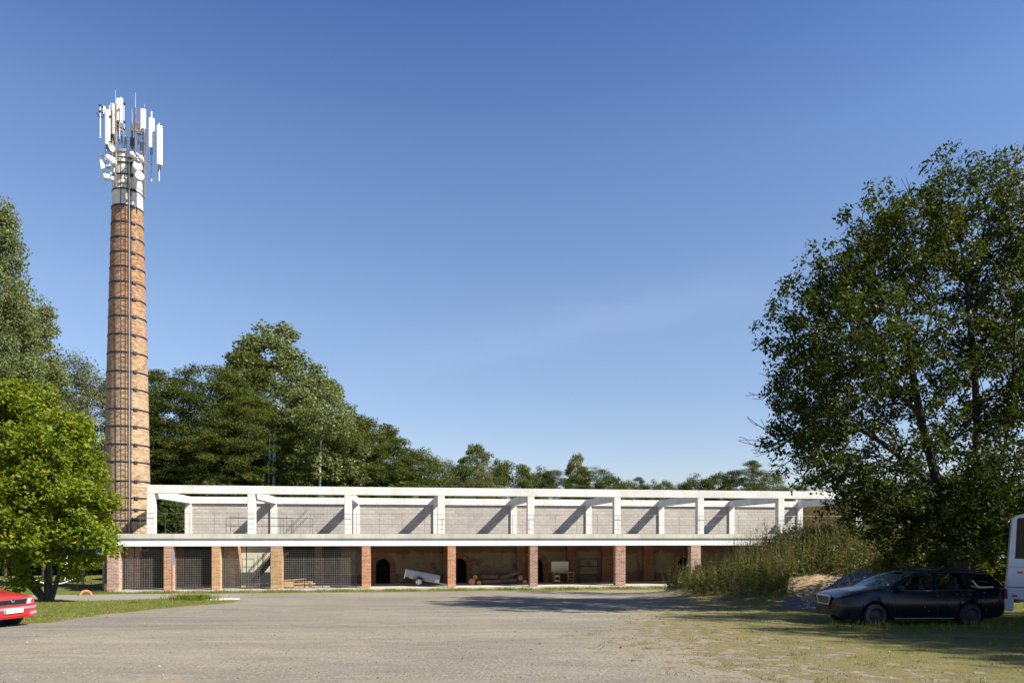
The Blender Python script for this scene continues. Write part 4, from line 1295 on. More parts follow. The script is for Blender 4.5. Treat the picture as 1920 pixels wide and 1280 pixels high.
# yellowing birch like tree beyond it at the right edge
E2 = [(-.3, 0, 11.2, 1.6, 1.8, 4.6), (.6, .3, 14.6, 1.5, 1.6, 3.4), (-.9, .2, 8.0, 1.6, 1.8, 2.8), (1.6, 0, 9.0, 2.2, 2, 4.2)]
y2 = big_tree('birch_tree', 9, (PX(1925, 31), 31, G(PX(1925, 31), 31)), E2, 420, 30, leaf_mat('yellowing_leaf', [(.05, .06, .012), (.10, .105, .02), (.20, .17, .04), (.34, .24, .05)], .3, .06),
         [[(0, 0, -.3), (0, 0, 2), (.1, 0, 5), (0, 0, 8), (0, .1, 11), (.1, .1, 14), (.1, 0, 16)]], .4, .15, label='tall thin tree with yellowing leaves rising behind the big tree at the right edge')
y2.scale = (1.05, 1.05, 1.06)
# trees standing past the right edge, whose shade lies on the grass and the cars
for k, (X, Y, s, rz) in enumerate([(22.9, 12.0, .84, 3.1), (23.8, 9.0, .84, 3.6), (24.4, 5.6, .82, 2.8), (26.0, 15.5, 1.05, 3.3), (28.5, 8, 1.05, 2.9), (25.5, 12.5, .9, 0.4), (21.9, 13.6, .62, 3.3)]):
    o = copy_tree(big); o.name = 'roadside_tree'
    o.location = (X, Y, G(X, Y)); o.scale = (s, s, s); o.rotation_euler = (0, 0, rz)
    o['label'] = 'tree past the right edge of the photo shading the grass by the coach'; o['group'] = 'shading trees past the right edge'

# ------------------------------------------------------------------ the sunny tree on the left
LTX, LTY = PX(92, 31.5), 31.5
LTZ = G(LTX, LTY)
def lt(x, y, D=31.5): return (PX(x, D) - LTX, D - LTY, EYE + (1006 - y) / FPX * D - LTZ)
def lell(x, y, rx, ry, D=31.5, dep=2.0):
    c = lt(x, y, D); k = D / FPX
    return (c[0], c[1], c[2], rx * k, dep, ry * k)
Lells = [lell(20, 820, 110, 90), lell(95, 850, 85, 75, 31), lell(60, 930, 120, 75, 30.6), lell(140, 945, 70, 60, 30.4, 1.7), lell(-40, 900, 110, 110, 31), lell(10, 760, 70, 40), lell(165, 1000, 48, 40, 30.2, 1.2),
         lell(60, 1000, 80, 40, 30, 1.4), lell(120, 880, 70, 55, 32), lell(0, 1010, 60, 45, 30.4, 1.4), lell(195, 1010, 26, 22, 30, .7), lell(175, 880, 28, 24, 31, .8), lell(198, 945, 22, 16, 30.5, .6), lell(135, 800, 34, 26, 31.5, .9), lell(55, 742, 40, 26, 31.5, 1.0), lell(-20, 725, 30, 20, 31, .9), lell(215, 1032, 16, 10, 30, .4), lell(25, 1050, 40, 28, 30.2, 1.0), lell(150, 1045, 35, 22, 30.2, .8), lell(90, 1030, 50, 22, 29.8, 1.0), lell(40, 1085, 30, 16, 30.6, .7), lell(135, 1075, 16, 18, 31, .5)]
Ltr = [[(0, 0, -.3), lt(90, 1060), lt(95, 1000), lt(100, 930), lt(95, 860), lt(80, 800)],
       [0, lt(50, 1070, 31.2), lt(40, 1010, 31), lt(20, 930, 31), lt(0, 850, 31)],
       [0, lt(115, 1060, 31), lt(135, 1000, 30.7), lt(150, 950, 30.5)],
       [0, lt(20, 1060, 31.4), lt(-15, 980, 31.2), lt(-40, 900, 31)]]
def left_tree():
    global M
    b_ = M['bark_twig']; M['bark_twig'] = M['bark']
    e = big_tree('yard_tree', 15, (LTX, LTY, LTZ), Lells, 1300, 44, M['leaf_bright'], Ltr, .42, .185, label='sunlit yellow green tree with several trunks beside the lane, behind the red car', rtip=.011, asp=.62)
    M['bark_twig'] = b_
    return e
lt_ = left_tree()
# ------------------------------------------------------------------ vehicles
def paint(name, col, rough=.28, coat=.8, dust=.2, dustc=(.2, .18, .15)):
    m, nt, b = new_mat(name); n = N(nt)
    co = n.coord()
    f = n.noise(co, 2.2, 6, .7)
    g = n.noise(co, 40, 3, .6)
    d = n.math('MULTIPLY', n.ramp(f, [(.45, 0.0), (.8, 1.0)]), dust)
    d = n.math('ADD', d, n.math('MULTIPLY', n.ramp(g, [(.68, 0.0), (.74, 1.0)]), dust * .8))
    n.link(n.mix(d, col, dustc), b.inputs['Base Color'])
    n.link(n.ramp(f, [(.4, rough), (.8, min(1, rough + dust))]), b.inputs['Roughness'])
    b.inputs['Coat Weight'].default_value = coat
    b.inputs['Coat Roughness'].default_value = .08
    b.inputs['Specular IOR Level'].default_value = .3 if col[0] < .02 else .5
    return m
M['paint_dark'] = paint('dark_blue_paint', (.004, .007, .011), .20, .15, .04, (.07, .068, .06))
M['paint_red'] = paint('red_paint', (.52, .012, .018), .28, .9, .06)
M['paint_white'] = paint('coach_white', (.66, .68, .70), .35, .5, .18)
M['trim'] = plain('black_trim', (.009, .009, .010), .5)
M['plasticgrey'] = plain('grey_rubstrip', (.22, .23, .25), .55)
M['seat'] = plain('dark_upholstery', (.02, .02, .022), .9)
def glass(name, col=(.02, .025, .025), alpha=.45):
    m, nt, b = new_mat(name); n = N(nt)
    nt.nodes.remove(b)
    g = n('ShaderNodeBsdfGlossy', {'Color': (.9, .95, 1, 1), 'Roughness': .02})
    t = n('ShaderNodeBsdfTransparent', {'Color': (*[min(1, c) for c in col], 1)})
    f = n('ShaderNodeFresnel', {'IOR': 1.5})
    mx_ = n('ShaderNodeMixShader', {'Fac': n.math('ADD', n.math('MULTIPLY', f.outputs[0], 1.1), .03), 1: t.outputs[0], 2: g.outputs[0]})
    n.link(mx_.outputs[0], nt.nodes['Material Output'].inputs['Surface'])
    return m
M['glass'] = glass('tinted_glass', (.55, .6, .58))
M['coachglass'] = plain('dark_coach_glass', (.008, .010, .010), .03, 0, .2, spec=.35)
def cracked():
    m, nt, b = new_mat('shattered_glass'); n = N(nt)
    co = n.coord()
    vo = n('ShaderNodeTexVoronoi', {'Vector': co, 'Scale': 13.0}, feature='DISTANCE_TO_EDGE')
    vo2 = n('ShaderNodeTexVoronoi', {'Vector': n.map(co, (1, 2.2, 1)), 'Scale': 4.0}, feature='DISTANCE_TO_EDGE')
    big = n.noise(co, 2.2, 5, .65)
    w = n.math('MULTIPLY', n.ramp(vo.outputs['Distance'], [(.0, 1.0), (.06, 0.0)]), n.ramp(big, [(.42, .15), (.62, 1.0)]))
    w = n.math('ADD', w, n.ramp(vo2.outputs['Distance'], [(.0, .8), (.03, 0.0)]))
    nt.nodes.remove(b)
    g = n('ShaderNodeBsdfGlossy', {'Color': (.8, .9, .95, 1), 'Roughness': .12, 'Normal': n.bump(vo.outputs['Distance'], .6, .02)})
    t = n('ShaderNodeBsdfTransparent', {'Color': (.35, .4, .4, 1)})
    d = n('ShaderNodeBsdfDiffuse', {'Color': (.42, .52, .54, 1)})
    fr = n('ShaderNodeFresnel', {'IOR': 1.55})
    a = n('ShaderNodeMixShader', {'Fac': n.math('ADD', fr.outputs[0], .08), 1: t.outputs[0], 2: g.outputs[0]})
    a = n('ShaderNodeMixShader', {'Fac': n.math('MINIMUM', n.math('MULTIPLY', w, .55), 1.0), 1: a.outputs[0], 2: d.outputs[0]})
    n.link(a.outputs[0], nt.nodes['Material Output'].inputs['Surface'])
    return m
M['cracked'] = cracked()
def lampglass():
    m, nt, b = new_mat('headlamp_glass'); n = N(nt)
    f = n.noise(n.map(n.coord(), (1, 6, 1)), 14, 2)
    n.link(n.ramp(f, [(.3, (.45, .47, .5)), (.7, (.85, .87, .9))]), b.inputs['Base Color'])
    b.inputs['Metallic'].default_value = .55; b.inputs['Roughness'].default_value = .15; b.inputs['Coat Weight'].default_value = 1.0
    return m
M['lamp'] = lampglass()
M['dark_red'] = plain('dusty_red_lens', (.10, .008, .008), .4)

def wheel(parent, x, y, z, R0, side, rim='steel', w=.19, name='wheel'):
    e = MB()
    e.lathe([(R0 * .64, -w / 2), (R0 * .9, -w / 2 - .005), (R0 * .985, -w / 2 + .03), (R0, -w / 4), (R0, w / 4), (R0 * .985, w / 2 - .03), (R0 * .9, w / 2 + .005), (R0 * .64, w / 2)], 36, axis='y', caps=False)
    o = e.build(name, M['black'], parent, smooth=40); o.location = (x, y, z)
    r = MB(); f = side * w / 2
    rm = M['steel'] if rim == 'steel' else M['galv']
    r.lathe([(R0 * .66, f * .95), (R0 * .62, f * .9), (R0 * .58, f * .55), (R0 * .42, f * .5), (R0 * .40, f * .62), (R0 * .2, f * .68), (R0 * .18, f * .8), (.001, f * .82)], 36, axis='y', caps=False)
    rim_o = r.build('rim', rm, o, smooth=40)
    h = MB()
    for k in range(10 if rim == 'steel' else 5):
        a = k * 2 * math.pi / (10 if rim == 'steel' else 5)
        rr = R0 * .5
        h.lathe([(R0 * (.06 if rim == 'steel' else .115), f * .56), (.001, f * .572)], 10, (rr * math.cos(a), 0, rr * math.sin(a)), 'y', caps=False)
    h.build('rim_hole', M['hole_shade'], rim_o)
    return o

def ip(x, pts):
    return float(np.interp(x, [p[0] for p in pts], [p[1] for p in pts]))
def smooth_ip(x, pts, d=.05):
    return (ip(x - d, pts) + 2 * ip(x, pts) + ip(x + d, pts)) / 4 if pts[0][0] + d < x < pts[-1][0] - d else ip(x, pts)

def car_body(root, L, top, half, bot, arches, AR, belt0, belt1, door_x, mats, sill=.2, tubz=.42):
    """lofted lower body, split into body, doors and tub; x from nose to tail"""
    xs = set(np.round(np.arange(0, L + 1e-6, .07), 3)) | {0.0, .02, .05, L}
    for a in arches: xs |= set(np.round(np.arange(a - AR - .03, a + AR + .031, .025), 3))
    for d in door_x: xs |= {round(d - .006, 3), round(d + .006, 3)}
    xs = sorted(x for x in xs if 0 <= x <= L)
    rows = []
    for x in xs:
        zt = smooth_ip(x, top); w = smooth_ip(x, half, .04); zb = smooth_ip(x, bot)
        za = zb
        for a in arches:
            d = abs(x - a)
            if d < AR: za = max(za, .30 + math.sqrt(AR * AR - d * d))
        cabin = belt0 < x < belt1
        H = zt
        zm = lambda f: max(za + .002 * f, zb + (H - zb) * f)
        sec = [(0.0, zb + .06 if za <= zb + .001 else zb + .06), (w * .60, zb + .04), (w * .60 if za > zb + .001 else w * .9, za), (w * .955, za),
               (w * .992, max(za + .02, zb + (H - zb) * .22)), (w * 1.0, max(za + .03, zb + (H - zb) * .45)), (w * .992, max(za + .04, zb + (H - zb) * .66)),
               (w * .955, max(za + .05, zb + (H - zb) * .86)), (w * .925, H - .035), (w * .895, H)]
        if cabin:
            sec += [(w * .86, H - .005), (w * .82, H - .05), (w * .80, tubz), (0.0, tubz - .02)]
        else:
            cr = .045 * min(1, x / .5) if x < belt0 else .01
            sec += [(w * .80, H + cr * .35), (w * .55, H + cr * .75), (w * .28, H + cr * .95), (0.0, H + cr)]
        rows.append(sec)
    ncol = len(rows[0])
    groups = {}
    def G_(k): return groups.setdefault(k, MB())
    for i in range(len(xs) - 1):
        xa, xb = xs[i], xs[i + 1]; xm = (xa + xb) / 2
        for j in range(ncol - 1):
            for s_ in (-1, 1):
                key = 'body'
                if 3 <= j <= 9:
                    for q in range(len(door_x) - 1):
                        if door_x[q] + .006 <= xm <= door_x[q + 1] - .006: key = ('door', q, s_)
                    if any(abs(xm - d) < .0061 for d in door_x): key = 'seam'
                if j <= 2: key = 'under'
                if belt0 < xm < belt1 and j >= 10: key = 'tub'
                p = [(xa, s_ * rows[i][j][0], rows[i][j][1]), (xa, s_ * rows[i][j + 1][0], rows[i][j + 1][1]), (xb, s_ * rows[i + 1][j + 1][0], rows[i + 1][j + 1][1]), (xb, s_ * rows[i + 1][j][0], rows[i + 1][j][1])]
                G_(key).add(p, [(0, 1, 2, 3) if s_ > 0 else (3, 2, 1, 0)])
    # nose and tail caps
    for i in (0, len(xs) - 1):
        r = rows[i]
        for j in range(1, ncol - 2):
            for s_ in (-1, 1):
                G_('body').add([(xs[i], 0, (r[j][1])), (xs[i], s_ * r[j][0], r[j][1]), (xs[i], s_ * r[j + 1][0], r[j + 1][1]), (xs[i], 0, r[j + 1][1])], [(0, 1, 2, 3)])
    out = {}
    for k, mb in groups.items():
        nm = 'door' if k[0] == 'door' else {'body': 'body', 'seam': 'door_gap', 'under': 'underbody', 'tub': 'cabin_floor'}[k]
        mt = mats['paint'] if nm in ('body', 'door') else M['trim']
        o = weld(mb, nm, mt, root)
        out[k] = o
    return out, xs, rows
def weld(mb, name, mat, parent, angle=38):
    me = bpy.data.meshes.new(name); me.from_pydata(mb.v, [], mb.f); me.materials.append(mat)
    bm = bmesh.new(); bm.from_mesh(me)
    bmesh.ops.remove_doubles(bm, verts=bm.verts, dist=.0008)
    bmesh.ops.dissolve_degenerate(bm, edges=bm.edges, dist=.0005)
    bmesh.ops.recalc_face_normals(bm, faces=bm.faces)
    bm.to_mesh(me); bm.free()
    me.polygons.foreach_set('use_smooth', [True] * len(me.polygons)); me.set_sharp_from_angle(angle=R(angle)); me.update()
    o = bpy.data.objects.new(name, me); COL.objects.link(o); o.parent = parent
    return o
def strip(mb, a0, a1, b0, b1, inw, t=.03):
    """pillar: quad a0-a1 (bottom front/back) to b0-b1 (top front/back), thickened towards inw"""
    v = [Vector(p) for p in (a0, a1, b1, b0)]; k = Vector(inw) * t
    mb.add(v + [p + k for p in v], [(0, 1, 2, 3), (7, 6, 5, 4), (0, 4, 5, 1), (1, 5, 6, 2), (2, 6, 7, 3), (3, 7, 4, 0)])

# ---- dark estate wreck
car = empty('estate_car', (0, 0, 0), 0, 'dark blue wrecked estate car with shattered windscreen and no side windows, parked on the grass', 'car')
L = 4.57
top = [(0, .66), (.04, .74), (.12, .785), (.5, .86), (.9, .915), (1.28, .965), (1.5, .955), (2.3, .95), (3.2, .965), (3.9, .99), (4.3, 1.0), (4.5, .985), (4.57, .93)]
half = [(0, .50), (.03, .60), (.10, .70), (.22, .775), (.4, .825), (.7, .865), (1.2, .882), (2.4, .885), (3.5, .88), (4.0, .855), (4.3, .82), (4.48, .75), (4.57, .66)]
bot = [(0, .27), (.08, .20), (.3, .18), (1.3, .18), (3.1, .18), (4.0, .20), (4.4, .27), (4.57, .36)]
parts, xs_, rows_ = car_body(car, L, top, half, bot, (.90, 3.478), .355, 1.32, 4.36, (1.42, 2.56, 3.42), {'paint': M['paint_dark']})
# front bumper inserts, grille, headlamp recesses, badge
mb = MB(); mb.prism([(-.27, .545), (.27, .545), (.335, .735), (.29, .765), (-.29, .765), (-.335, .735)], -.035, .02, 'yz'); gr = mb.build('grille', M['trim'], car)
mb = MB()
fr = [(-.27, .545), (.27, .545), (.335, .735), (.29, .765), (-.29, .765), (-.335, .735)]
for i in range(6):
    a, b_ = fr[i], fr[(i + 1) % 6]; mb.bar((-.04, a[0], a[1]), (-.04, b_[0], b_[1]), .03, .035)
mb.build('grille_frame', M['chrome'], gr)
mb = MB()
for k in range(15):
    y = -.27 + .54 * k / 14; mb.box(-.042, -.035, y - .004, y + .004, .555, .755)
mb.build('grille_bar', M['plasticgrey'], gr)
mb = MB(); mb.lathe([(.001, -.06), (.035, -.058), (.042, -.045), (.042, -.02)], 20, (0, 0, .765), 'x'); mb.build('badge', M['chrome'], gr, smooth=40)
for s_ in (-1, 1):
    # hollow headlamp socket wrapping round the corner
    ring_o = []
    mb = MB()
    pl = [(-.002, .36), (.0, .50), (.03, .60), (.10, .70), (.22, .775), (.36, .815)]
    rowsH = []
    for (x, w_) in pl:
        zt_ = smooth_ip(max(x, .051), top) - (.075 if x < .02 else .05); zb_ = .575 + .11 * max(0, x) / .36
        rowsH.append([(x - .016, s_ * (w_ + .014), zb_), (x - .008, s_ * (w_ + .010), zt_)])
    for i in range(len(pl) - 1):
        a0, a1 = rowsH[i]; b0, b1 = rowsH[i + 1]
        inn = Vector((1, -s_ * .5, 0)).normalized()
        strip(mb, a0, b0, a1, b1, inn, .05)
    mb.build('headlamp_socket', M['trim'], car)
mb = MB(); mb.box(-.012, .04, -.40, .40, .25, .35); mb.box(-.018, .04, -.26, .26, .40, .51); mb.build('bumper_intake', M['trim'], car)
# greenhouse
yb, yt = .775, .585
gp = MB()
roofz = [(2.02, 1.335), (2.25, 1.395), (2.6, 1.435), (3.1, 1.452), (3.6, 1.435), (4.0, 1.395), (4.18, 1.36)]
rows = []
for x in np.linspace(2.02, 4.18, 16):
    z = ip(x, roofz); rows.append([(x, y_, z + d_) for y_, d_ in ((-.64, -.045), (-.60, -.012), (-.45, .012), (0, .03), (.45, .012), (.60, -.012), (.64, -.045))])
gp.grid(rows); gp.grid([[(p[0], p[1] * .985, p[2] - .035) for p in r] for r in rows])
gp.build('roof', M['paint_dark'], car, smooth=50)
for s_ in (-1, 1):
    gp = MB()
    inn = (0, -s_, 0)
    def b(x, z=.955): return (x, s_ * .785, z)
    def t(x, o=0): return (x, s_ * .625, ip(x, roofz) - .03 + o)
    strip(gp, b(1.24, .96), b(1.40, .95), t(2.0), t(2.14), inn, .045)              # A
    strip(gp, b(2.53), b(2.65), t(2.62), t(2.70), inn, .04)                        # B
    strip(gp, b(3.40, .975), b(3.54, .98), t(3.42), t(3.52), inn, .04)             # C
    strip(gp, b(4.22, 1.0), b(4.47, 1.0), t(3.98), t(4.20), inn, .05)              # D
    for x0, x1 in zip(np.linspace(2.0, 4.0, 9), np.linspace(2.25, 4.25, 9)):
        x1 = min(x1, 4.18); strip(gp, (x0, s_ * .632, ip(x0, roofz) - .075), (x1, s_ * .632, ip(x1, roofz) - .075), (x0, s_ * .60, ip(x0, roofz) - .02), (x1, s_ * .60, ip(x1, roofz) - .02), inn, .03)
    gp.build('window_pillars', M['paint_dark'], car)
gp = MB()
for s_ in (-1, 1): gp.tube([(2.3, s_ * .56, 1.40), (2.45, s_ * .565, 1.47), (3.2, s_ * .57, 1.49), (3.9, s_ * .555, 1.455), (4.05, s_ * .545, 1.39)], .014, 6)
gp.build('roof_rail', M['trim'], car)
gp = MB()
rows = []
for k in range(9):
    f = k / 8; x = 1.24 + (2.04 - 1.24) * f; z = .965 + (1.34 - .965) * f + .035 * math.sin(math.pi * f)
    yy = .76 + (.60 - .76) * f
    rows.append([(x - .10 * (1 - (y_ / yy) ** 2) * (1 - f * .4), y_, z + .006 * math.sin(9 * y_ + 5 * f) - .02 * math.exp(-((y_ + .2) ** 2 + (f - .5) ** 2) * 12)) for y_ in np.linspace(-yy, yy, 15)])
gp.grid(rows); gp.build('windscreen', M['cracked'], car, smooth=30)
gp = MB(); rows = []
for k in range(5):
    f = k / 4; x = 4.50 - .30 * f; z = .985 + .37 * f; yy = .70 - .10 * f
    rows.append([(x + .05 * (1 - (y_ / yy) ** 2), y_, z) for y_ in np.linspace(-yy, yy, 9)])
gp.grid(rows); gp.build('rear_window', M['glass'], car, smooth=30)
# bright strip of torn trim in the rear quarter opening
gp = MB(); gp.bar((3.56, -.79, 1.20), (3.72, -.80, 1.02), .02, .03); gp.bar((3.72, -.80, 1.02), (4.15, -.79, 1.03), .015, .03); gp.build('loose_window_trim', M['galv'], car)
# seats and wheel
for x, y in ((2.15, -.38), (2.15, .38), (3.1, -.4), (3.1, .4)):
    gp = MB(); gp.obox((x + .12, y, .75), (.07, 0, .02), (0, .23, 0), (.06, 0, .33)); gp.obox((x - .2, y, .48), (.26, 0, 0), (0, .23, 0), (0, 0, .07))
    gp.obox((x + .21, y, 1.18), (.045, 0, 0), (0, .13, 0), (.012, 0, .10)); gp.build('seat', M['seat'], car, bevel=.03)
gp = MB(); gp.lathe([(.17, 0), (.19, .02), (.17, .04), (.155, .02), (.17, 0)], 20, (0, 0, 0), 'x', caps=False); o = gp.build('steering_wheel', M['trim'], car); o.location = (1.78, -.38, .93)
gp = MB(); gp.box(1.3, 1.62, -.7, .7, .5, .93); gp.build('dashboard', M['seat'], car, bevel=.04)
for s_ in (-1, 1):
    gp = MB(); gp.obox((1.56, s_ * .92, 1.0), (.05, 0, 0), (0, .10, 0), (0, 0, .07)); gp.bar((1.56, s_ * .78, .96), (1.56, s_ * .9, .98), .05); gp.build('door_mirror', M['trim'], car, bevel=.02)
    for q in (0, 1):
        x = (2.42, 3.28)[q]; gp = MB(); gp.box(x - .1, x + .1, s_ * .865 - .012, s_ * .865 + .02 * s_ + .0, .80, .83); gp.build('handle', M['paint_dark'], parts[('door', q, s_)], bevel=.006)
    gp = MB(); gp.box(1.4, 3.0, s_ * .884 - .01, s_ * .884 + .014, .215, .235); gp.build('sill_strip', M['plasticgrey'], car)
    gp = MB(); gp.prism([(4.46, .72), (4.56, .71), (4.54, .97), (4.47, .975)], s_ * .66, s_ * .77, 'xz'); gp.build('tail_lamp', M['dark_red'], car)
    for x in (.90, 3.478): wheel(car, x, s_ * .79, .295, .30, s_, 'steel')
    gp = MB()
    for x in (.90, 3.478): gp.lathe([(.352, s_ * .55), (.352, s_ * .86)], 28, (x, 0, .30), 'y', caps=False)
    gp.build('wheel_liner', M['trim'], car)
# dents scattered on the flank as small chips
rr = random.Random(3); gp = MB()
for _ in range(16):
    x = rr.uniform(1.5, 4.2); z = rr.uniform(.4, .9)
    gp.obox((x, -.889, z), (rr.uniform(.005, .014), 0, 0), (0, .003, 0), (0, 0, rr.uniform(.004, .010)))
gp.build('paint_chip', M['plasticgrey'], car)
# nearer front wheel centre at photo column 1636; tail at 1885
cy = R(4)
fx, fy = PX(1639, 18.5), 18.5
ox = fx - .90 * math.cos(cy) - .79 * math.sin(cy) * 1.0
oy = fy - .90 * math.sin(cy) + .79 * math.cos(cy)
car.location = (ox, oy, G(ox + 2, oy) - .01)
car.rotation_euler = (0, R(.2), cy)

# ---- red hatchback, nose only in the frame
red = empty('hatchback_car', (0, 0, 0), 0, 'red car with its nose and number plate showing at the left edge of the photo', 'car')
L = 4.5
top = [(0, .60), (.03, .68), (.09, .725), (.3, .765), (.7, .82), (1.12, .88), (1.3, .91), (2.3, .92), (3.2, .945), (4.0, .97), (4.4, .97), (4.5, .9)]
half = [(0, .60), (.02, .68), (.07, .745), (.16, .79), (.4, .825), (.8, .85), (2.2, .865), (3.5, .86), (4.1, .82), (4.4, .76), (4.5, .68)]
bot = [(0, .27), (.06, .22), (.3, .19), (1.2, .18), (3.2, .18), (4.1, .22), (4.5, .36)]
rp_, _, _ = car_body(red, L, top, half, bot, (.86, 3.37), .345, 1.18, 4.2, (1.34, 2.42, 3.3), {'paint': M['paint_red']})
mb = MB(); gpoly = [(-.36, .575), (.36, .575), (.405, .69), (.39, .705), (-.39, .705), (-.405, .69)]
mb.prism(gpoly, -.025, .03, 'yz'); gr = mb.build('grille', M['trim'], red)
mb = MB()
for i in range(6):
    a, b_ = gpoly[i], gpoly[(i + 1) % 6]; mb.bar((-.03, a[0], a[1]), (-.03, b_[0], b_[1]), .016, .018)
mb.build('grille_frame', M['chrome'], gr)
mb = MB()
for k in range(4): mb.box(-.03, -.024, -.37, .37, .597 + k * .026, .603 + k * .026)
mb.build('grille_slat', M['steel'], gr)
mb = MB(); mb.lathe([(.001, -.055), (.04, -.052), (.052, -.04), (.052, -.01)], 20, (0, 0, .68), 'x'); mb.prism([(-.085, .712), (.085, .712), (.05, .67), (-.05, .67)], -.034, -.02, 'yz'); mb.build('badge', M['chrome'], gr, smooth=40)
for s_ in (-1, 1):
    mb = MB()
    for (x0, w0), (x1, w1) in zip([(-.015, .42), (-.005, .54), (.03, .65)], [(-.005, .54), (.03, .65), (.13, .77)]):
        strip(mb, (x0, s_ * w0, .575), (x1, s_ * w1, .585), (x0 + .03, s_ * w0, .70), (x1 + .03, s_ * w1 - s_ * .01, .715), Vector((1, -s_ * .4, 0)).normalized(), .05)
    mb.build('headlight', M['lamp'], red)
    mb = MB(); 
    strip(mb, (-.025, s_ * .44, .30), (.06, s_ * .72, .31), (-.03, s_ * .44, .375), (.05, s_ * .735, .385), (1, 0, 0), .04); mb.build('bumper_vent', M['plasticgrey'], red)
# bumper with grey rubbing strip
mb = MB()
bp = [(-.045, 0), (-.045, .45), (-.03, .58), (.01, .69), (.07, .765), (.16, .80)]
def bump_rows(z0, z1, out):
    r0 = []; r1 = []
    pts = [(x, -y) for x, y in bp[::-1]] + [(x, y) for x, y in bp[1:]]
    return [[(x - out, y * (1 + out * .5), z) for x, y in pts] for z in (z0, z1)]
def shell(z0, z1, out, t=.06):
    a = bump_rows(z0, z1, out); b_ = [[(p[0] + t + .05, p[1] * .97, p[2]) for p in r] for r in a]
    m_ = MB(); m_.grid([b_[0], a[0], a[1], b_[1]]); return m_
bmp = shell(.245, .555, .0).build('bumper', M['paint_red'], red, smooth=40)
shell(.455, .515, .012).build('rubbing_strip', M['plasticgrey'], bmp, smooth=40)
mb = MB(); mb.box(-.05, -.03, -.42, .42, .268, .285); mb.build('bumper_slot', M['trim'], bmp)
for s_ in (-1, 1):
    mb = MB(); mb.prism([(s_ * .47, .30), (s_ * .66, .31), (s_ * .68, .385), (s_ * .47, .375)], -.06 + .03, -.0, 'yz'); v_ = mb.build('fog_vent', M['plasticgrey'], bmp); v_.location = (-.012, 0, 0)
mb = MB(); mb.box(-.068, -.058, -.262, .262, .375, .487); pl = mb.build('number_plate', M['white'], red)
mb = MB(); mb.box(-.0695, -.0683, .215, .258, .379, .483); mb.build('blue_band', M['blue'], pl)
mb = MB(); mb.box(-.057, -.046, -.27, .27, .352, .374); mb.build('plate_holder', M['trim'], pl)
def text(s, size, loc, rot, mat, parent, name='lettering', align='CENTER', ex=.0008):
    cu = bpy.data.curves.new(name, 'FONT'); cu.body = s; cu.size = size; cu.align_x = align; cu.align_y = 'CENTER'; cu.extrude = ex
    cu.materials.append(mat)
    t_ = bpy.data.objects.new(name, cu); COL.objects.link(t_)
    me = bpy.data.meshes.new_from_object(t_.evaluated_get(bpy.context.evaluated_depsgraph_get()))
    bpy.data.objects.remove(t_)
    o = bpy.data.objects.new(name, me); COL.objects.link(o); o.parent = parent; o.location = loc; o.rotation_euler = rot
    return o
# plate faces -x, read from the front: right hand of the reader is -y
text('3SW 7718', .098, (-.0698, -.022, .431), (R(90), 0, R(-90)), M['trim'], pl)
# greenhouse of the red car
roofz = [(1.95, 1.31), (2.2, 1.37), (2.7, 1.41), (3.2, 1.40), (3.7, 1.34)]
rows = []
for x in np.linspace(1.95, 3.7, 12):
    z = ip(x, roofz); rows.append([(x, y_, z + d_) for y_, d_ in ((-.62, -.045), (-.58, -.01), (0, .03), (.58, -.01), (.62, -.045))])
mb = MB(); mb.grid(rows); mb.grid([[(p[0], p[1] * .985, p[2] - .035) for p in r] for r in rows]); mb.build('roof', M['paint_red'], red, smooth=50)
for s_ in (-1, 1):
    mb = MB(); gl = MB()
    inn = (0, -s_, 0)
    def b(x, z=.94): return (x, s_ * .765, z)
    def t(x): return (x, s_ * .61, ip(x, roofz) - .03)
    strip(mb, b(1.10, .935), b(1.24), t(1.95), t(2.05), inn, .04); strip(mb, b(2.36), b(2.46), t(2.46), t(2.53), inn, .04); strip(mb, b(3.25), b(3.5, .95), t(3.1), t(3.3), inn, .04); strip(mb, b(4.1, .97), b(4.35, .97), t(3.5), t(3.7), inn, .04)
    for x0, x1, u0_, u1_ in ((1.24, 2.36, 2.05, 2.46), (2.46, 3.25, 2.53, 3.1), (3.5, 4.1, 3.3, 3.5)):
        strip(gl, (x0, s_ * .76, .94), (x1, s_ * .76, .94), (u0_, s_ * .605, ip(u0_, roofz) - .03), (u1_, s_ * .605, ip(u1_, roofz) - .03), inn, .006)
    mb.build('window_pillars', M['paint_red'], red); gl.build('side_windows', M['glass'], red)
mb = MB(); mb.grid([[(1.10 + .87 * f - .09 * (1 - (y_ / (.74 - .15 * f)) ** 2) * (1 - .4 * f), y_, .935 + .385 * f + .03 * math.sin(math.pi * f)) for y_ in np.linspace(-(.74 - .15 * f), .74 - .15 * f, 11)] for f in np.linspace(0, 1, 6)]); mb.build('windscreen', M['glass'], red, smooth=30)
mb = MB(); mb.grid([[(4.36 - .68 * f, y_, .965 + .36 * f) for y_ in np.linspace(-.68 + .1 * f, .68 - .1 * f, 5)] for f in np.linspace(0, 1, 4)]); mb.build('rear_window', M['glass'], red, smooth=30)
for s_ in (-1, 1):
    for x in (.86, 3.37): wheel(red, x, s_ * .745, .29, .29, s_, 'alloy')
    mb = MB()
    for x in (.86, 3.37): mb.lathe([(.34, s_ * .5), (.34, s_ * .84)], 28, (x, 0, .30), 'y', caps=False)
    mb.build('wheel_liner', M['trim'], red)
    mb = MB(); mb.obox((1.5, s_ * .9, .98), (.05, 0, 0), (0, .1, 0), (0, 0, .065)); mb.bar((1.5, s_ * .76, .94), (1.5, s_ * .88, .97), .05); mb.build('door_mirror', M['trim'], red, bevel=.02)
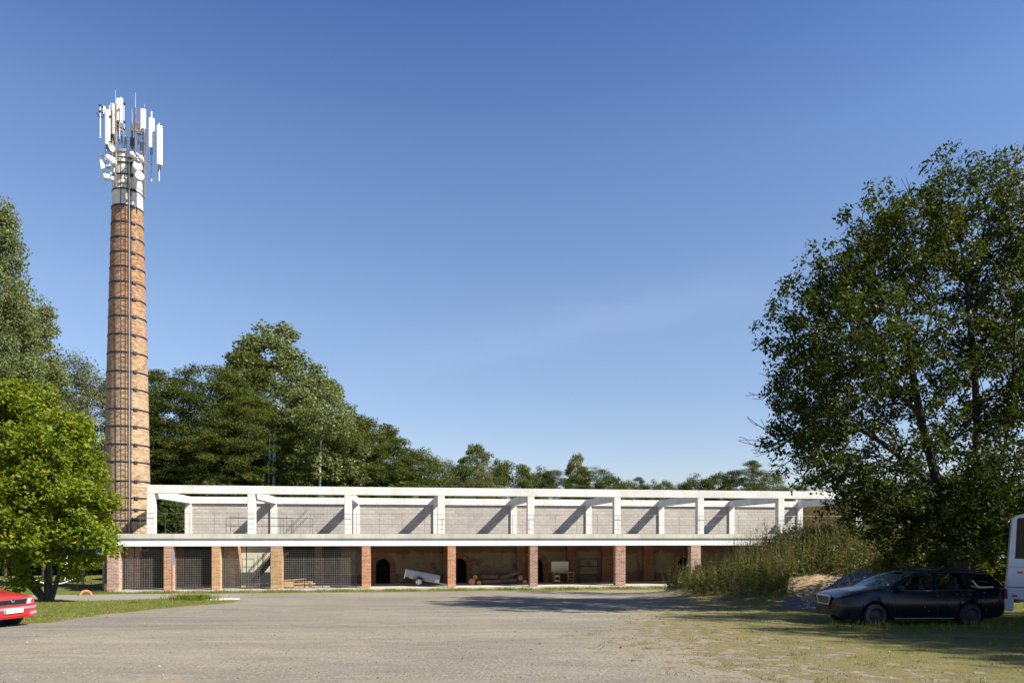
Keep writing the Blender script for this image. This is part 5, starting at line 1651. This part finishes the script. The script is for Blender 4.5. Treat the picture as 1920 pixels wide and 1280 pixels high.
# nose pointing to the right and a little towards the viewer
hd = R(-13)                                    # heading
fwd = Vector((math.cos(hd), math.sin(hd), 0))
nose = Vector((PX(22, 17.8), 17.8, 0))
red.location = (nose.x, nose.y, G(nose.x - 1, nose.y) - .03)
red.rotation_euler = (R(.0), 0, hd + math.pi)  # local +x runs from nose to tail

# ---- white coach at the right edge
bus = empty('coach', (0, 0, 0), 0, 'white coach with dark windows and a louvred engine flap at the right edge', 'coach')
BL, BWd, BH = 10.5, 2.5, 3.05
def bsec(x, inset):
    lean = .16 * max(0, 1 - 0)  # the tail leans in towards the roof
    return x
outl = [(0.0, 1.02), (-.02, .62), (-.02, .58)]
mb = MB()
# side outline (x, z): leaning tail, rising skirt behind the axle
side = [(-.03, 1.10), (.02, 1.7), (.06, 2.3), (.10, 2.9), (.18, 3.0), (.35, BH), (BL - .4, BH), (BL, 2.6), (BL, .35), (3.4, .35), (2.4, .42), (.05, .72), (-.04, .80)]
mb.prism(side, 0.0, BWd, 'xz')
mb.build('body', M['paint_white'], bus, bevel=.035, smooth=40)
mb = MB(); mb.prism([(.20, 1.86), (.245, 2.86), (.27, 2.9), (BL - .5, 2.9), (BL - .5, 1.86)], -.012, .02, 'xz'); w_ = mb.build('side_window', M['coachglass'], bus)
mb = MB(); mb.prism([(.17, 1.83), (.215, 2.90), (.25, 2.94), (BL - .45, 2.94), (BL - .45, 1.83)], -.006, .015, 'xz'); mb.build('window_seal', M['trim'], bus)
mb = MB(); mb.box(.0, BL - .1, -.008, .01, 1.045, 1.065); mb.build('panel_joint', M['trim'], bus)
mb = MB(); mb.box(.005, BL - .1, -.005, .01, 1.60, 1.612); mb.build('panel_crease', M['plasticgrey'], bus)
lv = MB()
for k in range(10):
    z = .56 + k * .045
    lv.obox((1.0, -.012, z + .012), (.62, 0, 0), (0, .014, .010), (0, -.004, .013))
fl = MB(); fl.box(.36, 1.64, -.010, .01, .535, 1.01); flap = fl.build('engine_flap', M['paint_white'], bus); lv.build('louvre', M['paint_white'], flap)
gp = MB()
for k in range(10): gp.box(.38, 1.62, -.0115, -.008, .562 + k * .045 - .02, .562 + k * .045 - .006)
gp.build('louvre_gap', M['trim'], flap)
for x, z in ((.22, 1.46), (.10, .82)):
    mb = MB(); mb.box(x, x + .12, -.02, .01, z - .03, z + .03); mb.build('marker_light', M['amber'], bus, bevel=.006)
mb = MB(); mb.prism([(-.13, .40), (.14, .40), (.14, .78), (-.10, .78), (-.15, .70)], -.02, BWd + .02, 'xz'); mb.build('bumper', M['paint_white'], bus, bevel=.03)
mb = MB(); mb.prism([(-.02, 1.05), (.0, 1.05), (.10, 2.8), (.06, 2.8)], .06, .16, 'xz'); mb.build('corner_trim', M['plasticgrey'], bus)
for x in (3.0, 8.4):
    for y, s_ in ((.16, -1), (BWd - .16, 1)): wheel(bus, x, y, .48, .48, s_, 'steel', .28)
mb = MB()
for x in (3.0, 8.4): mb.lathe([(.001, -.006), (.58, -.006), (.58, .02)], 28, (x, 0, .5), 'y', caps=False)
mb.build('wheel_arch', M['hole_shade'], bus)
bc = Vector((PX(1889, 19.6), 19.6, 0))
bus.location = (bc.x, bc.y, G(bc.x, bc.y) - .10)
bus.rotation_euler = (0, 0, R(-34))
# ------------------------------------------------------------------ things in the kiln bays
FZ = .10     # floor level
def bay(name, u, w, rz, label, cat, group=None, z=FZ, rot=None):
    p = BW(u, w, z)
    e = empty(name, p, YAW + rz, label, cat, group)
    return e
# trailer
tu = UB(785.4, .7)
tr = bay('car_trailer', tu, .78, 0, 'small tilted zinc car trailer between the brick pillars, drawbar resting on the floor', 'trailer')
ti = math.radians(-11)
tw = .27
def tp(x, y, z):   # trailer box coordinates tilted about the axle
    c, s = math.cos(ti), math.sin(ti)
    return (x * c - (z) * s, y, tw + x * s + z * c)
def tbox(mb, x0, x1, y0, y1, z0, z1):
    v = [tp(x, y, z) for z in (z0, z1) for y in (y0, y1) for x in (x0, x1)]
    mb.add(v, [(0, 2, 3, 1), (4, 5, 7, 6), (0, 1, 5, 4), (2, 6, 7, 3), (0, 4, 6, 2), (1, 3, 7, 5)])
mb = MB(); tbox(mb, -.88, 1.22, .08, .11, .17, .56); tbox(mb, -.88, 1.22, 1.19, 1.22, .17, .56); tbox(mb, 1.20, 1.24, .113, 1.187, .17, .56); tbox(mb, -.88, 1.2, .113, 1.187, .17, .20)
tbox(mb, -.90, 1.24, .06, .12, .562, .60); tbox(mb, -.9, 1.24, 1.18, 1.24, .562, .60); mb.build('side_panel', M['zinc'], tr)
mb = MB(); tbox(mb, -.935, -.885, .05, 1.25, .05, .62); mb.build('tailboard', M['beam'], tr)
mb = MB(); tbox(mb, -.6, 2.1, .60, .68, .08, .15); mb.build('drawbar', M['galv'], tr)
mb = MB(); tbox(mb, 1.98, 2.2, .58, .70, .06, .19); mb.build('coupling', M['steel'], tr)
mb = MB()
R0 = .34
for k in range(9):
    a0, a1 = math.pi * k / 9, math.pi * (k + 1) / 9
    for r0, r1 in ((R0, R0 + .015),):
        pts = [(r0 * math.cos(a0), r0 * math.sin(a0)), (r1 * math.cos(a0), r1 * math.sin(a0)), (r1 * math.cos(a1), r1 * math.sin(a1)), (r0 * math.cos(a1), r0 * math.sin(a1))]
        mb.prism([(p[0], p[1] + tw - .02) for p in pts], -.12, .06, 'xz')
mb.build('mudguard', M['black'], tr)
wheel(tr, 0, -.02, tw, .27, -1, 'alloy', .15); wheel(tr, 0, 1.32, tw, .27, 1, 'alloy', .15)
for x in (-.72, .98):
    mb = MB(); v = tp(x, .065, .30); mb.box(v[0] - .03, v[0] + .03, .055, .075, v[2] - .025, v[2] + .025); mb.build('reflector', M['amber'], tr)

# logs
M['log'] = bark('log_bark', (.07, .045, .03), (.20, .13, .08), 2, 1)
M['logend'] = plain('log_end', (.34, .17, .08), .9, 0, .3, 14)
def log(px, row_z, w, r, ln, along, label, tilt=0.0):
    e = bay('log', UB(px, w), w, 0, label, 'log', 'logs stacked on the kiln floor', FZ + row_z)
    mb = MB(); n = 7
    rr = random.Random(px * 7)
    d = Vector((math.cos(tilt), 0, math.sin(tilt))) if along else Vector((.25, 1, 0)).normalized()
    pts = [Vector((0, 0, 0)) + d * ln * (i / (n - 1) - .5) for i in range(n)]
    mb.tube(pts, [r * (1 + rr.uniform(-.07, .07)) for _ in range(n)], 12, caps=False); mb.build('bark', M['log'], e, smooth=60)
    mb = MB(); mb.tube([pts[0] - d * .003, pts[0] + d * .02], r * .97, 12); mb.tube([pts[-1] - d * .02, pts[-1] + d * .003], r * .97, 12); mb.build('cut_end', M['logend'], e)
log(887, .22, 1.6, .22, .9, 0, 'thick log with its round end facing out, leftmost in the pile')
log(893, .50, 1.7, .15, .9, 0, 'log resting on top of the two round ends at the left')
log(900, .16, 1.6, .15, .9, 0, 'smaller round log end beside the thick leftmost one')
log(922, .16, 1.5, .17, 1.15, 1, 'short log lying sideways at the bottom middle of the pile')
log(918, .45, 1.8, .16, 1.05, 1, 'log lying sideways on the bottom middle one')
log(952, .20, 1.9, .19, 1.2, 1, 'log lying sideways at the bottom right of the pile')
log(956, .58, 1.9, .14, 1.3, 1, 'log slanting up to the right across the pile', .32)
log(977, .42, 1.9, .17, .8, 0, 'round log end high at the right of the pile')
log(985, .16, 1.7, .15, .8, 0, 'round log end low at the right of the pile beside the pillar')
# desk with drawer boxes, leaning panel, shelf rack
du = UB(1056, 2.2)
dk = bay('desk', du, 2.2, 0, 'old wooden desk with two drawer boxes standing in the open bay', 'desk')
mb = MB(); mb.box(-.72, .72, -.3, .3, .70, .74); mb.build('desk_top', M['deskwood'], dk)
for x0, dr in ((-.66, 1), (.28, 0)):
    mb = MB(); mb.box(x0, x0 + .02, -.28, .28, 0, .70); mb.box(x0 + .36, x0 + .38, -.28, .28, 0, .70); mb.box(x0 + .02, x0 + .36, .26, .28, .02, .70); mb.box(x0 + .02, x0 + .36, -.28, .25, .03, .05); mb.build('pedestal', M['deskwood'], dk)
    for k in range(2 if dr else 3):
        z = (.12, .42)[k] if dr else .1 + .19 * k
        mb = MB(); mb.box(x0 + .03, x0 + .35, -.30, -.27 if dr else .2, z, z + (.12 if dr else .02)); mb.build('drawer', M['wood'], dk)
pn = bay('leaning_board', UB(1050, 2.45), 2.45, 0, 'cream ribbed board standing upright on the desk', 'board', z=FZ + .742)
mb = MB(); mb.box(-.57, .57, 0, .03, 0, .68)
for k in range(12): mb.box(-.57 + k * .1 - .004, -.57 + k * .1 + .004, -.006, -.0005, .01, .67)
mb.build('board', M['panel'], pn)
bx = bay('wooden_crate', UB(1061, 2.1), 2.1, .2, 'small brown crate on the desk top in front of the board', 'crate', z=FZ + .742)
mb = MB(); mb.box(-.1, .1, -.08, -.065, 0, .12); mb.box(-.1, .1, .065, .08, 0, .12); mb.box(-.1, -.085, -.063, .063, 0, .12); mb.box(.085, .1, -.063, .063, 0, .12); mb.box(-.084, .084, -.063, .063, 0, .015); mb.build('slats', M['deskwood'], bx)
rk = bay('shelf_rack', UB(1104, 2.4), 2.4, 0, 'tall black metal shelf rack with one plank shelf', 'shelf rack')
for x in (-.66, .66):
    for y in (-.2, .2):
        mb = MB(); mb.box(x - .02, x + .02, y - .02, y + .02, 0, 1.62); mb.build('upright', M['steel'], rk)
mb = MB()
for z in (1.60, 1.1, .62):
    for y in (-.2, .2): mb.box(-.638, .638, y - .015, y + .015, z - .02, z + .02)
    for x in (-.66, .66): mb.box(x - .015, x + .015, -.178, .178, z - .02, z + .02)
mb.build('cross_bar', M['steel'], rk)
mb = MB(); mb.box(-.62, .62, -.18, .18, .645, .675); mb.build('shelf', M['deskwood'], rk)
# sawn timber lying in two gated bays
def plank(px, z, w, ln, h, d, rz, label, col='wood', tilt=0.0):
    e = bay('plank', UB(px, w), w, rz, label, 'plank', 'sawn timber on the kiln floor', FZ + z)
    mb = MB(); mb.obox((0, 0, h / 2), (ln / 2, 0, ln / 2 * tilt), (0, d / 2, 0), (0, 0, h / 2)); mb.build('timber', M[col], e, bevel=.006)
plank(484, .24, .75, 1.1, .05, .2, .05, 'long board on top of the pile in the third bay')
plank(470, .06, .6, 1.0, .10, .2, -.05, 'thick timber at the front of the third bay pile')
plank(478, .16, .8, .9, .06, .2, .1, 'board in the middle of the third bay pile')
plank(482, 0, .5, .5, .06, .3, 0, 'short block under the third bay pile')
plank(552, .46, .6, 1.35, .045, .2, 0, 'pale board on the very top of the fourth bay pile', tilt=.06)
plank(560, .33, .75, 1.6, .07, .2, -.06, 'board second from the top in the fourth bay pile', tilt=-.05)
plank(568, .20, .6, 1.4, .08, .2, .05, 'timber in the middle of the fourth bay pile')
plank(560, .10, .8, 1.6, .08, .22, 0, 'wide timber low in the fourth bay pile')
plank(572, 0, .6, 1.3, .09, .22, .03, 'thick timber at the bottom of the fourth bay pile')
plank(541, .05, .5, .6, .32, .2, 0, 'squat offcut at the left end of the fourth bay pile')
plank(604, .0, .45, .9, .09, .15, .02, 'grey post lying alone right of the fourth bay pile', 'postgrey')
# scrap wood heap before the last visible kiln door
hp = bay('scrap_heap', UB(1284, 1.6), 1.6, 0, 'heap of broken scrap wood with orange bits against the last visible pillar', 'scrap heap')
rr = random.Random(8); mb = MB(); mo = MB()
for k in range(46):
    a = rr.random() * 6.28; r = rr.random() ** .7
    x = r * 1.0 * math.cos(a) - .1; y = r * .7 * math.sin(a); z = .95 * (1 - r) * rr.random() + .05 + max(0, x) * .3
    l = rr.uniform(.15, .5); th = rr.uniform(-.6, .6)
    (mo if k % 11 == 0 else mb).bar((x - l * math.cos(a + 1), y - l * math.sin(a + 1) * .5, z - l * math.sin(th) * .5), (x + l * math.cos(a + 1), y + l * math.sin(a + 1) * .5, z + l * math.sin(th) * .5), rr.uniform(.04, .12), rr.uniform(.02, .05))
mb.build('broken_wood', M['deskwood'], hp); mo.build('orange_offcut', plain('orange_plastic', (.6, .16, .03), .6), hp)

# ------------------------------------------------------------------ yard and lawn things
# sign seen nearly edge on
sy = 29.2; sx = PX(322.6, sy)
sg = empty('signpost', (sx, sy, G(sx, sy)), R(94), 'brown steel post with a narrow sign panel seen from the side, on the grass verge', 'sign post')
sh = EYE + (1006 - 1034) / FPX * sy - G(sx, sy)
mb = MB(); mb.tube([(0, 0, -.2), (0, 0, sh - .02)], .022, 8); mb.build('post', M['rust'], sg)
mb = MB(); mb.box(-.16, .16, -.035, -.025, sh - .54, sh); mb.build('sign_panel', M['signback'], sg, bevel=.003)
mb = MB(); mb.box(-.17, -.161, -.045, -.015, sh - .55, sh + .01); mb.box(.161, .17, -.045, -.015, sh - .55, sh + .01); mb.build('panel_edge', M['zinc'], sg)
# half buried tyre
ty = 36.6; tx = PX(160.5, ty)
te = empty('buried_tyre', (tx, ty, G(tx, ty)), R(35), 'half buried tyre painted orange at the edge of the lawn', 'tyre')
mb = MB(); a = np.linspace(-.25, math.pi + .25, 19); rows = []
for t in a:
    rows.append([((r) * math.cos(t), y, r * math.sin(t)) for r, y in ((.205, -.09), (.245, -.115), (.295, -.10), (.31, -.05), (.31, .05), (.295, .10), (.245, .115), (.205, .09), (.225, .07), (.27, 0), (.225, -.07))])
mb.grid(rows, close=True); mb.build('tyre', M['tyreorange'], te, smooth=50)
# pale concrete slab in the verge
py_ = 32.6; px_ = PX(416, py_)
pd = empty('concrete_slab', (px_, py_, G(px_, py_)), YAW, 'pale flat concrete slab let into the grass beside the lane', 'slab')
mb = MB(); mb.prism([(-.6, -.45), (-.1, -.6), (.7, -.4), (.75, .2), (.4, .5), (-.5, .55), (-.8, .1)], -.1, .03, 'xy'); mb.build('slab', M['pad'], pd, bevel=.02)
# blue canopy on posts
cd = 47.0
cx1, cx0 = PX(155, cd), PX(84, cd)
cz = G(cx0, cd)
cn = empty('blue_canopy', (cx0, cd, cz), 0, 'blue roofed shelter on grey posts behind the lawn', 'shelter')
rz = EYE + (1006 - 1036) / FPX * cd - cz
Wc = cx1 - cx0
mb = MB(); mb.prism([(-.3, rz - .17), (-.3, rz), (1.3, rz + .38), (2.9, rz), (2.9, rz - .17)], -.3, Wc + .12, 'yz'); mb.build('roof', M['blue'], cn)
for x in (0.0, Wc):
    for y in (0, 2.6):
        mb = MB(); mb.box(x - .07, x + .07, y - .07, y + .07, -.1, rz - .173); mb.build('post', M['postgrey'], cn)
# rope barrier with stakes
def stake(x, ytop, ybot, D, label):
    X = PX(x, D); z0 = G(X, D); h = EYE + (1006 - ytop) / FPX * D - z0
    e = empty('stake', (X, D, z0), 0, label, 'stake', 'stakes of the rope barrier')
    mb = MB(); mb.tube([(0, 0, -.1), (.0, 0, h)], .028, 6); mb.build('pole', M['rust'], e)
    mb = MB(); mb.tube([(-.03, 0, h), (0, 0, h + .09), (.03, 0, h)], .01, 5); mb.build('loop', M['galv'], e)
    return Vector((X, D, z0 + h))
s1 = stake(146, 1080, 1102, 41.5, 'thin leaning stake holding the white rope beside the shelter post')
s2 = stake(58, 1083, 1108, 40.5, 'stake holding the left end of the white rope beside the tree')
s3 = stake(172, 1092, 1104, 44, 'low stake holding the right end of the rope near the chimney')
mb = MB()
def sag(a, b_, s, n=12): return [a + (b_ - a) * (i / n) + Vector((0, 0, -s * 4 * (i / n) * (1 - i / n))) for i in range(n + 1)]
mb.tube(sag(s2, s1, .40), .035, 6); rope = mb.build('rope', M['tape'], None); tag(rope, 'thick white rope sagging between the tree and the thin stake', 'rope')
mb = MB(); mb.tube(sag(s1, s3, .1), .012, 6); rope = mb.build('rope', M['postgrey'], None); tag(rope, 'thin grey rope running from the thin stake to the low one', 'rope')

# ------------------------------------------------------------------ gravel heap behind the dark car
def heap(name, cx, cy, rx, ry, h, mat, label, seed, n=60):
    u = np.linspace(-1.15, 1.15, n); X, Y = np.meshgrid(u, u)
    rr_ = np.sqrt(X ** 2 + Y ** 2)
    Z = h * np.clip(1 - rr_, -.2, 1) * (1 + .12 * np.sin(X * 5 + seed) * np.cos(Y * 6)) + .04 * np.random.default_rng(seed).normal(0, 1, X.shape) * (rr_ < 1)
    Z = np.where(Z > h * .8, h * .8 + (Z - h * .8) * .45, Z)
    wx, wy = cx + X * rx, cy + Y * ry
    wz = gh(wx, wy) + Z
    id_ = np.arange(n * n).reshape(n, n)
    q = np.stack([id_[:-1, :-1], id_[:-1, 1:], id_[1:, 1:], id_[1:, :-1]], -1).reshape(-1, 4)
    o = np_mesh(name, np.stack([wx, wy, wz], -1).reshape(-1, 3), q, mat, smooth=True)
    return tag(o, label, 'heap')
def heap_mat():
    m, nt, b = new_mat('crushed_stone'); n = N(nt)
    v = n('ShaderNodeTexVoronoi', {'Vector': n.coord(), 'Scale': 11.0}); v2 = n('ShaderNodeTexVoronoi', {'Vector': n.coord(), 'Scale': 11.0}, feature='DISTANCE_TO_EDGE')
    c = n.mix(n.ramp(v2.outputs['Distance'], [(.02, 0.0), (.12, 1.0)]), (.05, .048, .045), n.ramp(v.outputs['Color'], [(0, (.16, .155, .15)), (.6, (.30, .295, .285)), (1, (.46, .45, .43))]))
    n.link(c, b.inputs['Base Color']); b.inputs['Roughness'].default_value = .9
    n.link(n.bump(v2.outputs['Distance'], 1.0, .08), b.inputs['Normal'])
    return m
hx, hy = PX(1628, 25.5), 25.5
heap('gravel_heap', hx, hy, 2.4, 2.0, 1.6, heap_mat(), 'grey heap of crushed stone behind the bonnet of the dark car', 4)

# ------------------------------------------------------------------ grass, weeds
def blades(n, pts, h0, h1, wid, lean, mat, name, tint=(0, 1), seed=1, pw=1.0):
    rng = np.random.default_rng(seed)
    x, y = pts
    n = len(x)
    z = gh(x, y) - .01
    h = h0 + (h1 - h0) * rng.random(n) ** pw
    a = rng.random(n) * 6.28; l = rng.random(n) * lean * h
    dx, dy = np.cos(a), np.sin(a)
    b_ = rng.random(n) * 6.28; wx, wy = np.cos(b_) * wid, np.sin(b_) * wid
    p0 = np.stack([x - wx, y - wy, z], -1); p1 = np.stack([x + wx, y + wy, z], -1)
    p2 = np.stack([x + dx * l * .4 + wx * .7, y + dy * l * .4 + wy * .7, z + h * .6], -1); p3 = np.stack([x + dx * l * .4 - wx * .7, y + dy * l * .4 - wy * .7, z + h * .6], -1)
    p4 = np.stack([x + dx * l, y + dy * l, z + h], -1)
    V = np.stack([p0, p1, p2, p3, p4], 1).reshape(-1, 3)
    i = np.arange(n) * 5
    F = np.concatenate([np.stack([i, i + 1, i + 2], -1), np.stack([i, i + 2, i + 3], -1), np.stack([i + 3, i + 2, i + 4], -1)])
    t = np.clip(tint[0] + (tint[1] - tint[0]) * rng.random(n), 0, 1)
    return np_mesh(name, V, F, mat, attrs={'tint': np.repeat(t, 5)})
M['grass'] = leaf_mat('grass_blade', [(.070, .110, .014), (.13, .175, .024), (.21, .23, .045), (.38, .31, .14)], .3, .03)
M['weed'] = leaf_mat('weed_leaf', [(.040, .062, .012), (.090, .115, .020), (.165, .175, .040), (.28, .21, .09)], .3, .03)
M['drystem'] = leaf_mat('dry_stem', [(.12, .09, .045), (.22, .17, .09), (.34, .27, .15), (.42, .34, .2)], .2, .02)
def scatter(n, box, seed, thr=.5, clump=1.6):
    rng = np.random.default_rng(seed)
    x = rng.uniform(box[0], box[1], n); y = rng.uniform(box[2], box[3], n)
    g, r, s, v = fields(x, y)
    f = .5 + .25 * (np.sin(x * clump * 2.1 + 3 * np.sin(y * 1.1)) * np.cos(y * clump * 2.4 + 1.5 * np.sin(x * 1.7))) + .25 * np.sin(x * 5.1 + y * 4.3) * np.sin(y * 6.7 - x * 3.1)
    k = (rng.random(n) < np.clip(g - s - v, 0, 1) ** 1.8) & (f > thr * (1.15 - .7 * g)) & (np.abs(x) < y * .74 + 1.5)
    return x[k], y[k]
gs = []
tag(blades(0, scatter(60000, (-26, -8, 12, 39), 3, .40), .02, .09, .009, .8, M['grass'], 'verge_grass', (.2, 1.0), 4, 2), 'short sunny grass on the verge between the red car and the lane', 'grass', kind='stuff')
def tufts(n, box, seed, per, rad):
    rng = np.random.default_rng(seed)
    x = rng.uniform(box[0], box[1], n); y = rng.uniform(box[2], box[3], n)
    g, r, s, v = fields(x, y)
    f = .5 + .3 * np.sin(x * 1.1 + 2 * np.sin(y * .9)) * np.cos(y * 1.3 + x * .4)
    k = (rng.random(n) < np.clip(g - s - v, 0, 1) ** 1.4 * f * 1.3) & (np.abs(x) < y * .74 + 1.5)
    x, y = x[k], y[k]
    r_ = rad * (.4 + rng.random(len(x)) ** 2 * 1.4)
    X = np.repeat(x, per) + rng.normal(0, 1, len(x) * per) * np.repeat(r_, per) * 1.5
    Y = np.repeat(y, per) + rng.normal(0, 1, len(x) * per) * np.repeat(r_, per)
    return X, Y
tag(blades(0, tufts(5200, (-1, 24, 7.5, 31), 5, 26, .10), .012, .065, .006, 1.2, M['grass'], 'yard_grass', (.15, 1.02), 6, 1.6), 'patchy grass round the dark car and the coach', 'grass', kind='stuff')
rng = np.random.default_rng(44)
xx = rng.uniform(7.8, 14.5, 2600); yy = 17.8 + .06 * (xx - 9) + rng.normal(0, .28, 2600) - .3
kk = np.sin(xx * 5) + np.sin(xx * 11 + 1) + rng.normal(0, .8, 2600) > .2
tag(blades(0, (xx[kk], yy[kk]), .06, .24, .008, .9, M['grass'], 'tall_grass', (.1, 1.0), 45, 1.6), 'taller grass growing along the near side of the dark car', 'grass', kind='stuff')
def strip_pts(n, u0, u1, w0, w1, seed):
    rng = np.random.default_rng(seed); u = rng.uniform(u0, u1, n); w = rng.uniform(w0, w1, n)
    k = np.sin(u * 1.9) + np.sin(u * 4.7 + 1) + rng.normal(0, 1, n) > -.3
    u, w = u[k], w[k]
    return BO.x + CY * u - SY * w, BO.y + SY * u + CY * w
tag(blades(0, strip_pts(16000, -3, 32, -2.6, -.72, 7), .04, .2, .010, .7, M['grass'], 'kerb_grass', (.2, 1.0), 8, 2.2), 'strip of grass along the foot of the building', 'grass', kind='stuff')
tag(blades(0, (RNG.normal(PX(362, 32.4), .5, 1100), RNG.normal(32.4, .35, 1100)), .12, .32, .014, .9, M['grass'], 'long_grass', (.1, .6), 9), 'taller tuft of green grass beside the pale slab', 'grass', kind='stuff')
# weeds on the mound
def mound_pts(n, seed, lo=.28):
    rng = np.random.default_rng(seed)
    x = rng.uniform(8, 32, n); y = rng.uniform(27, 44, n)
    m = mound(x, y)
    g, r, s, v = fields(x, y)
    k = (rng.random(n) < np.clip((m - lo * .4) * 2.2, 0, 1)) & (s < .42) & (v < .45) & (toUW(x, y)[1] < -.8)
    return x[k], y[k]
def weeds(n, seed, h0, h1, per, lsize, mat, name, label, tint=(.1, .9), droop=.2, hp=1.3):
    rng = np.random.default_rng(seed)
    x, y = mound_pts(n, seed)
    n = len(x)
    clumpf = .5 + .5 * np.sin(x * 1.3 + 2 * np.sin(y * .8)) * np.cos(y * 1.1 + seed)
    h = (h0 + (h1 - h0) * rng.random(n) ** hp) * (.45 + .8 * clumpf)
    z = gh(x, y)
    lx, ly = rng.normal(0, .12, n) * h, rng.normal(0, .12, n) * h
    t = rng.random((n, per)) ** .7
    c = np.stack([x[:, None] + lx[:, None] * t, y[:, None] + ly[:, None] * t, z[:, None] + h[:, None] * t], -1).reshape(-1, 3)
    V, F, tn = leaves(rng, c, lsize * .9, 1, lsize, 1.0, np.repeat(tint[0] + (tint[1] - tint[0]) * rng.random(n), per), .42, .3, droop)
    # stems
    wx = .006
    p0 = np.stack([x - wx, y, z - .05], -1); p1 = np.stack([x + wx, y, z - .05], -1); p2 = np.stack([x + lx, y + ly, z + h], -1); p3 = np.stack([x + lx - .003, y + ly, z + h], -1)
    SV = np.stack([p0, p1, p2, p3], 1).reshape(-1, 3); SF = np.arange(n * 4).reshape(-1, 4)
    VV = np.concatenate([V, SV]); FF = np.concatenate([F, SF + len(V)])
    tn = np.concatenate([tn, np.full(len(SV), .6)])
    return tag(np_mesh(name, VV, FF, mat, attrs={'tint': tn}), label, 'weeds', kind='stuff')
weeds(9000, 21, .3, .95, 13, .10, M['weed'], 'green_weeds', 'green weeds covering the earth bank', (.05, .75))
weeds(2600, 27, .35, 1.0, 16, .17, M['leaf_oak'], 'leafy_weeds', 'broad leaved dark green weeds in clumps on the earth bank', (.0, .6))
weeds(5000, 22, .6, 1.5, 10, .07, M['weed'], 'tall_weeds', 'tall yellow green weeds along the top of the earth bank', (.3, .95))
weeds(11000, 23, .7, 1.75, 14, .06, M['drystem'], 'dry_weeds', 'brown dry weed stalks with seed heads on the earth bank', (.1, .9), 0)
tag(blades(0, mound_pts(14000, 25, .1), .15, .6, .009, .8, M['grass'], 'bank_grass', (.1, 1.0), 26), 'long grass growing through the weeds on the earth bank', 'grass', kind='stuff')
# dry grass on the slope past the end of the building
rng = np.random.default_rng(31)
x = rng.uniform(22, 50, 42000); y = rng.uniform(56, 80, 42000)
tag(blades(0, (x, y), .3, 1.0, .02, .6, M['drystem'], 'dry_grass', (0, .9), 32), 'dry tall grass on the slope past the end of the building', 'grass', kind='stuff')
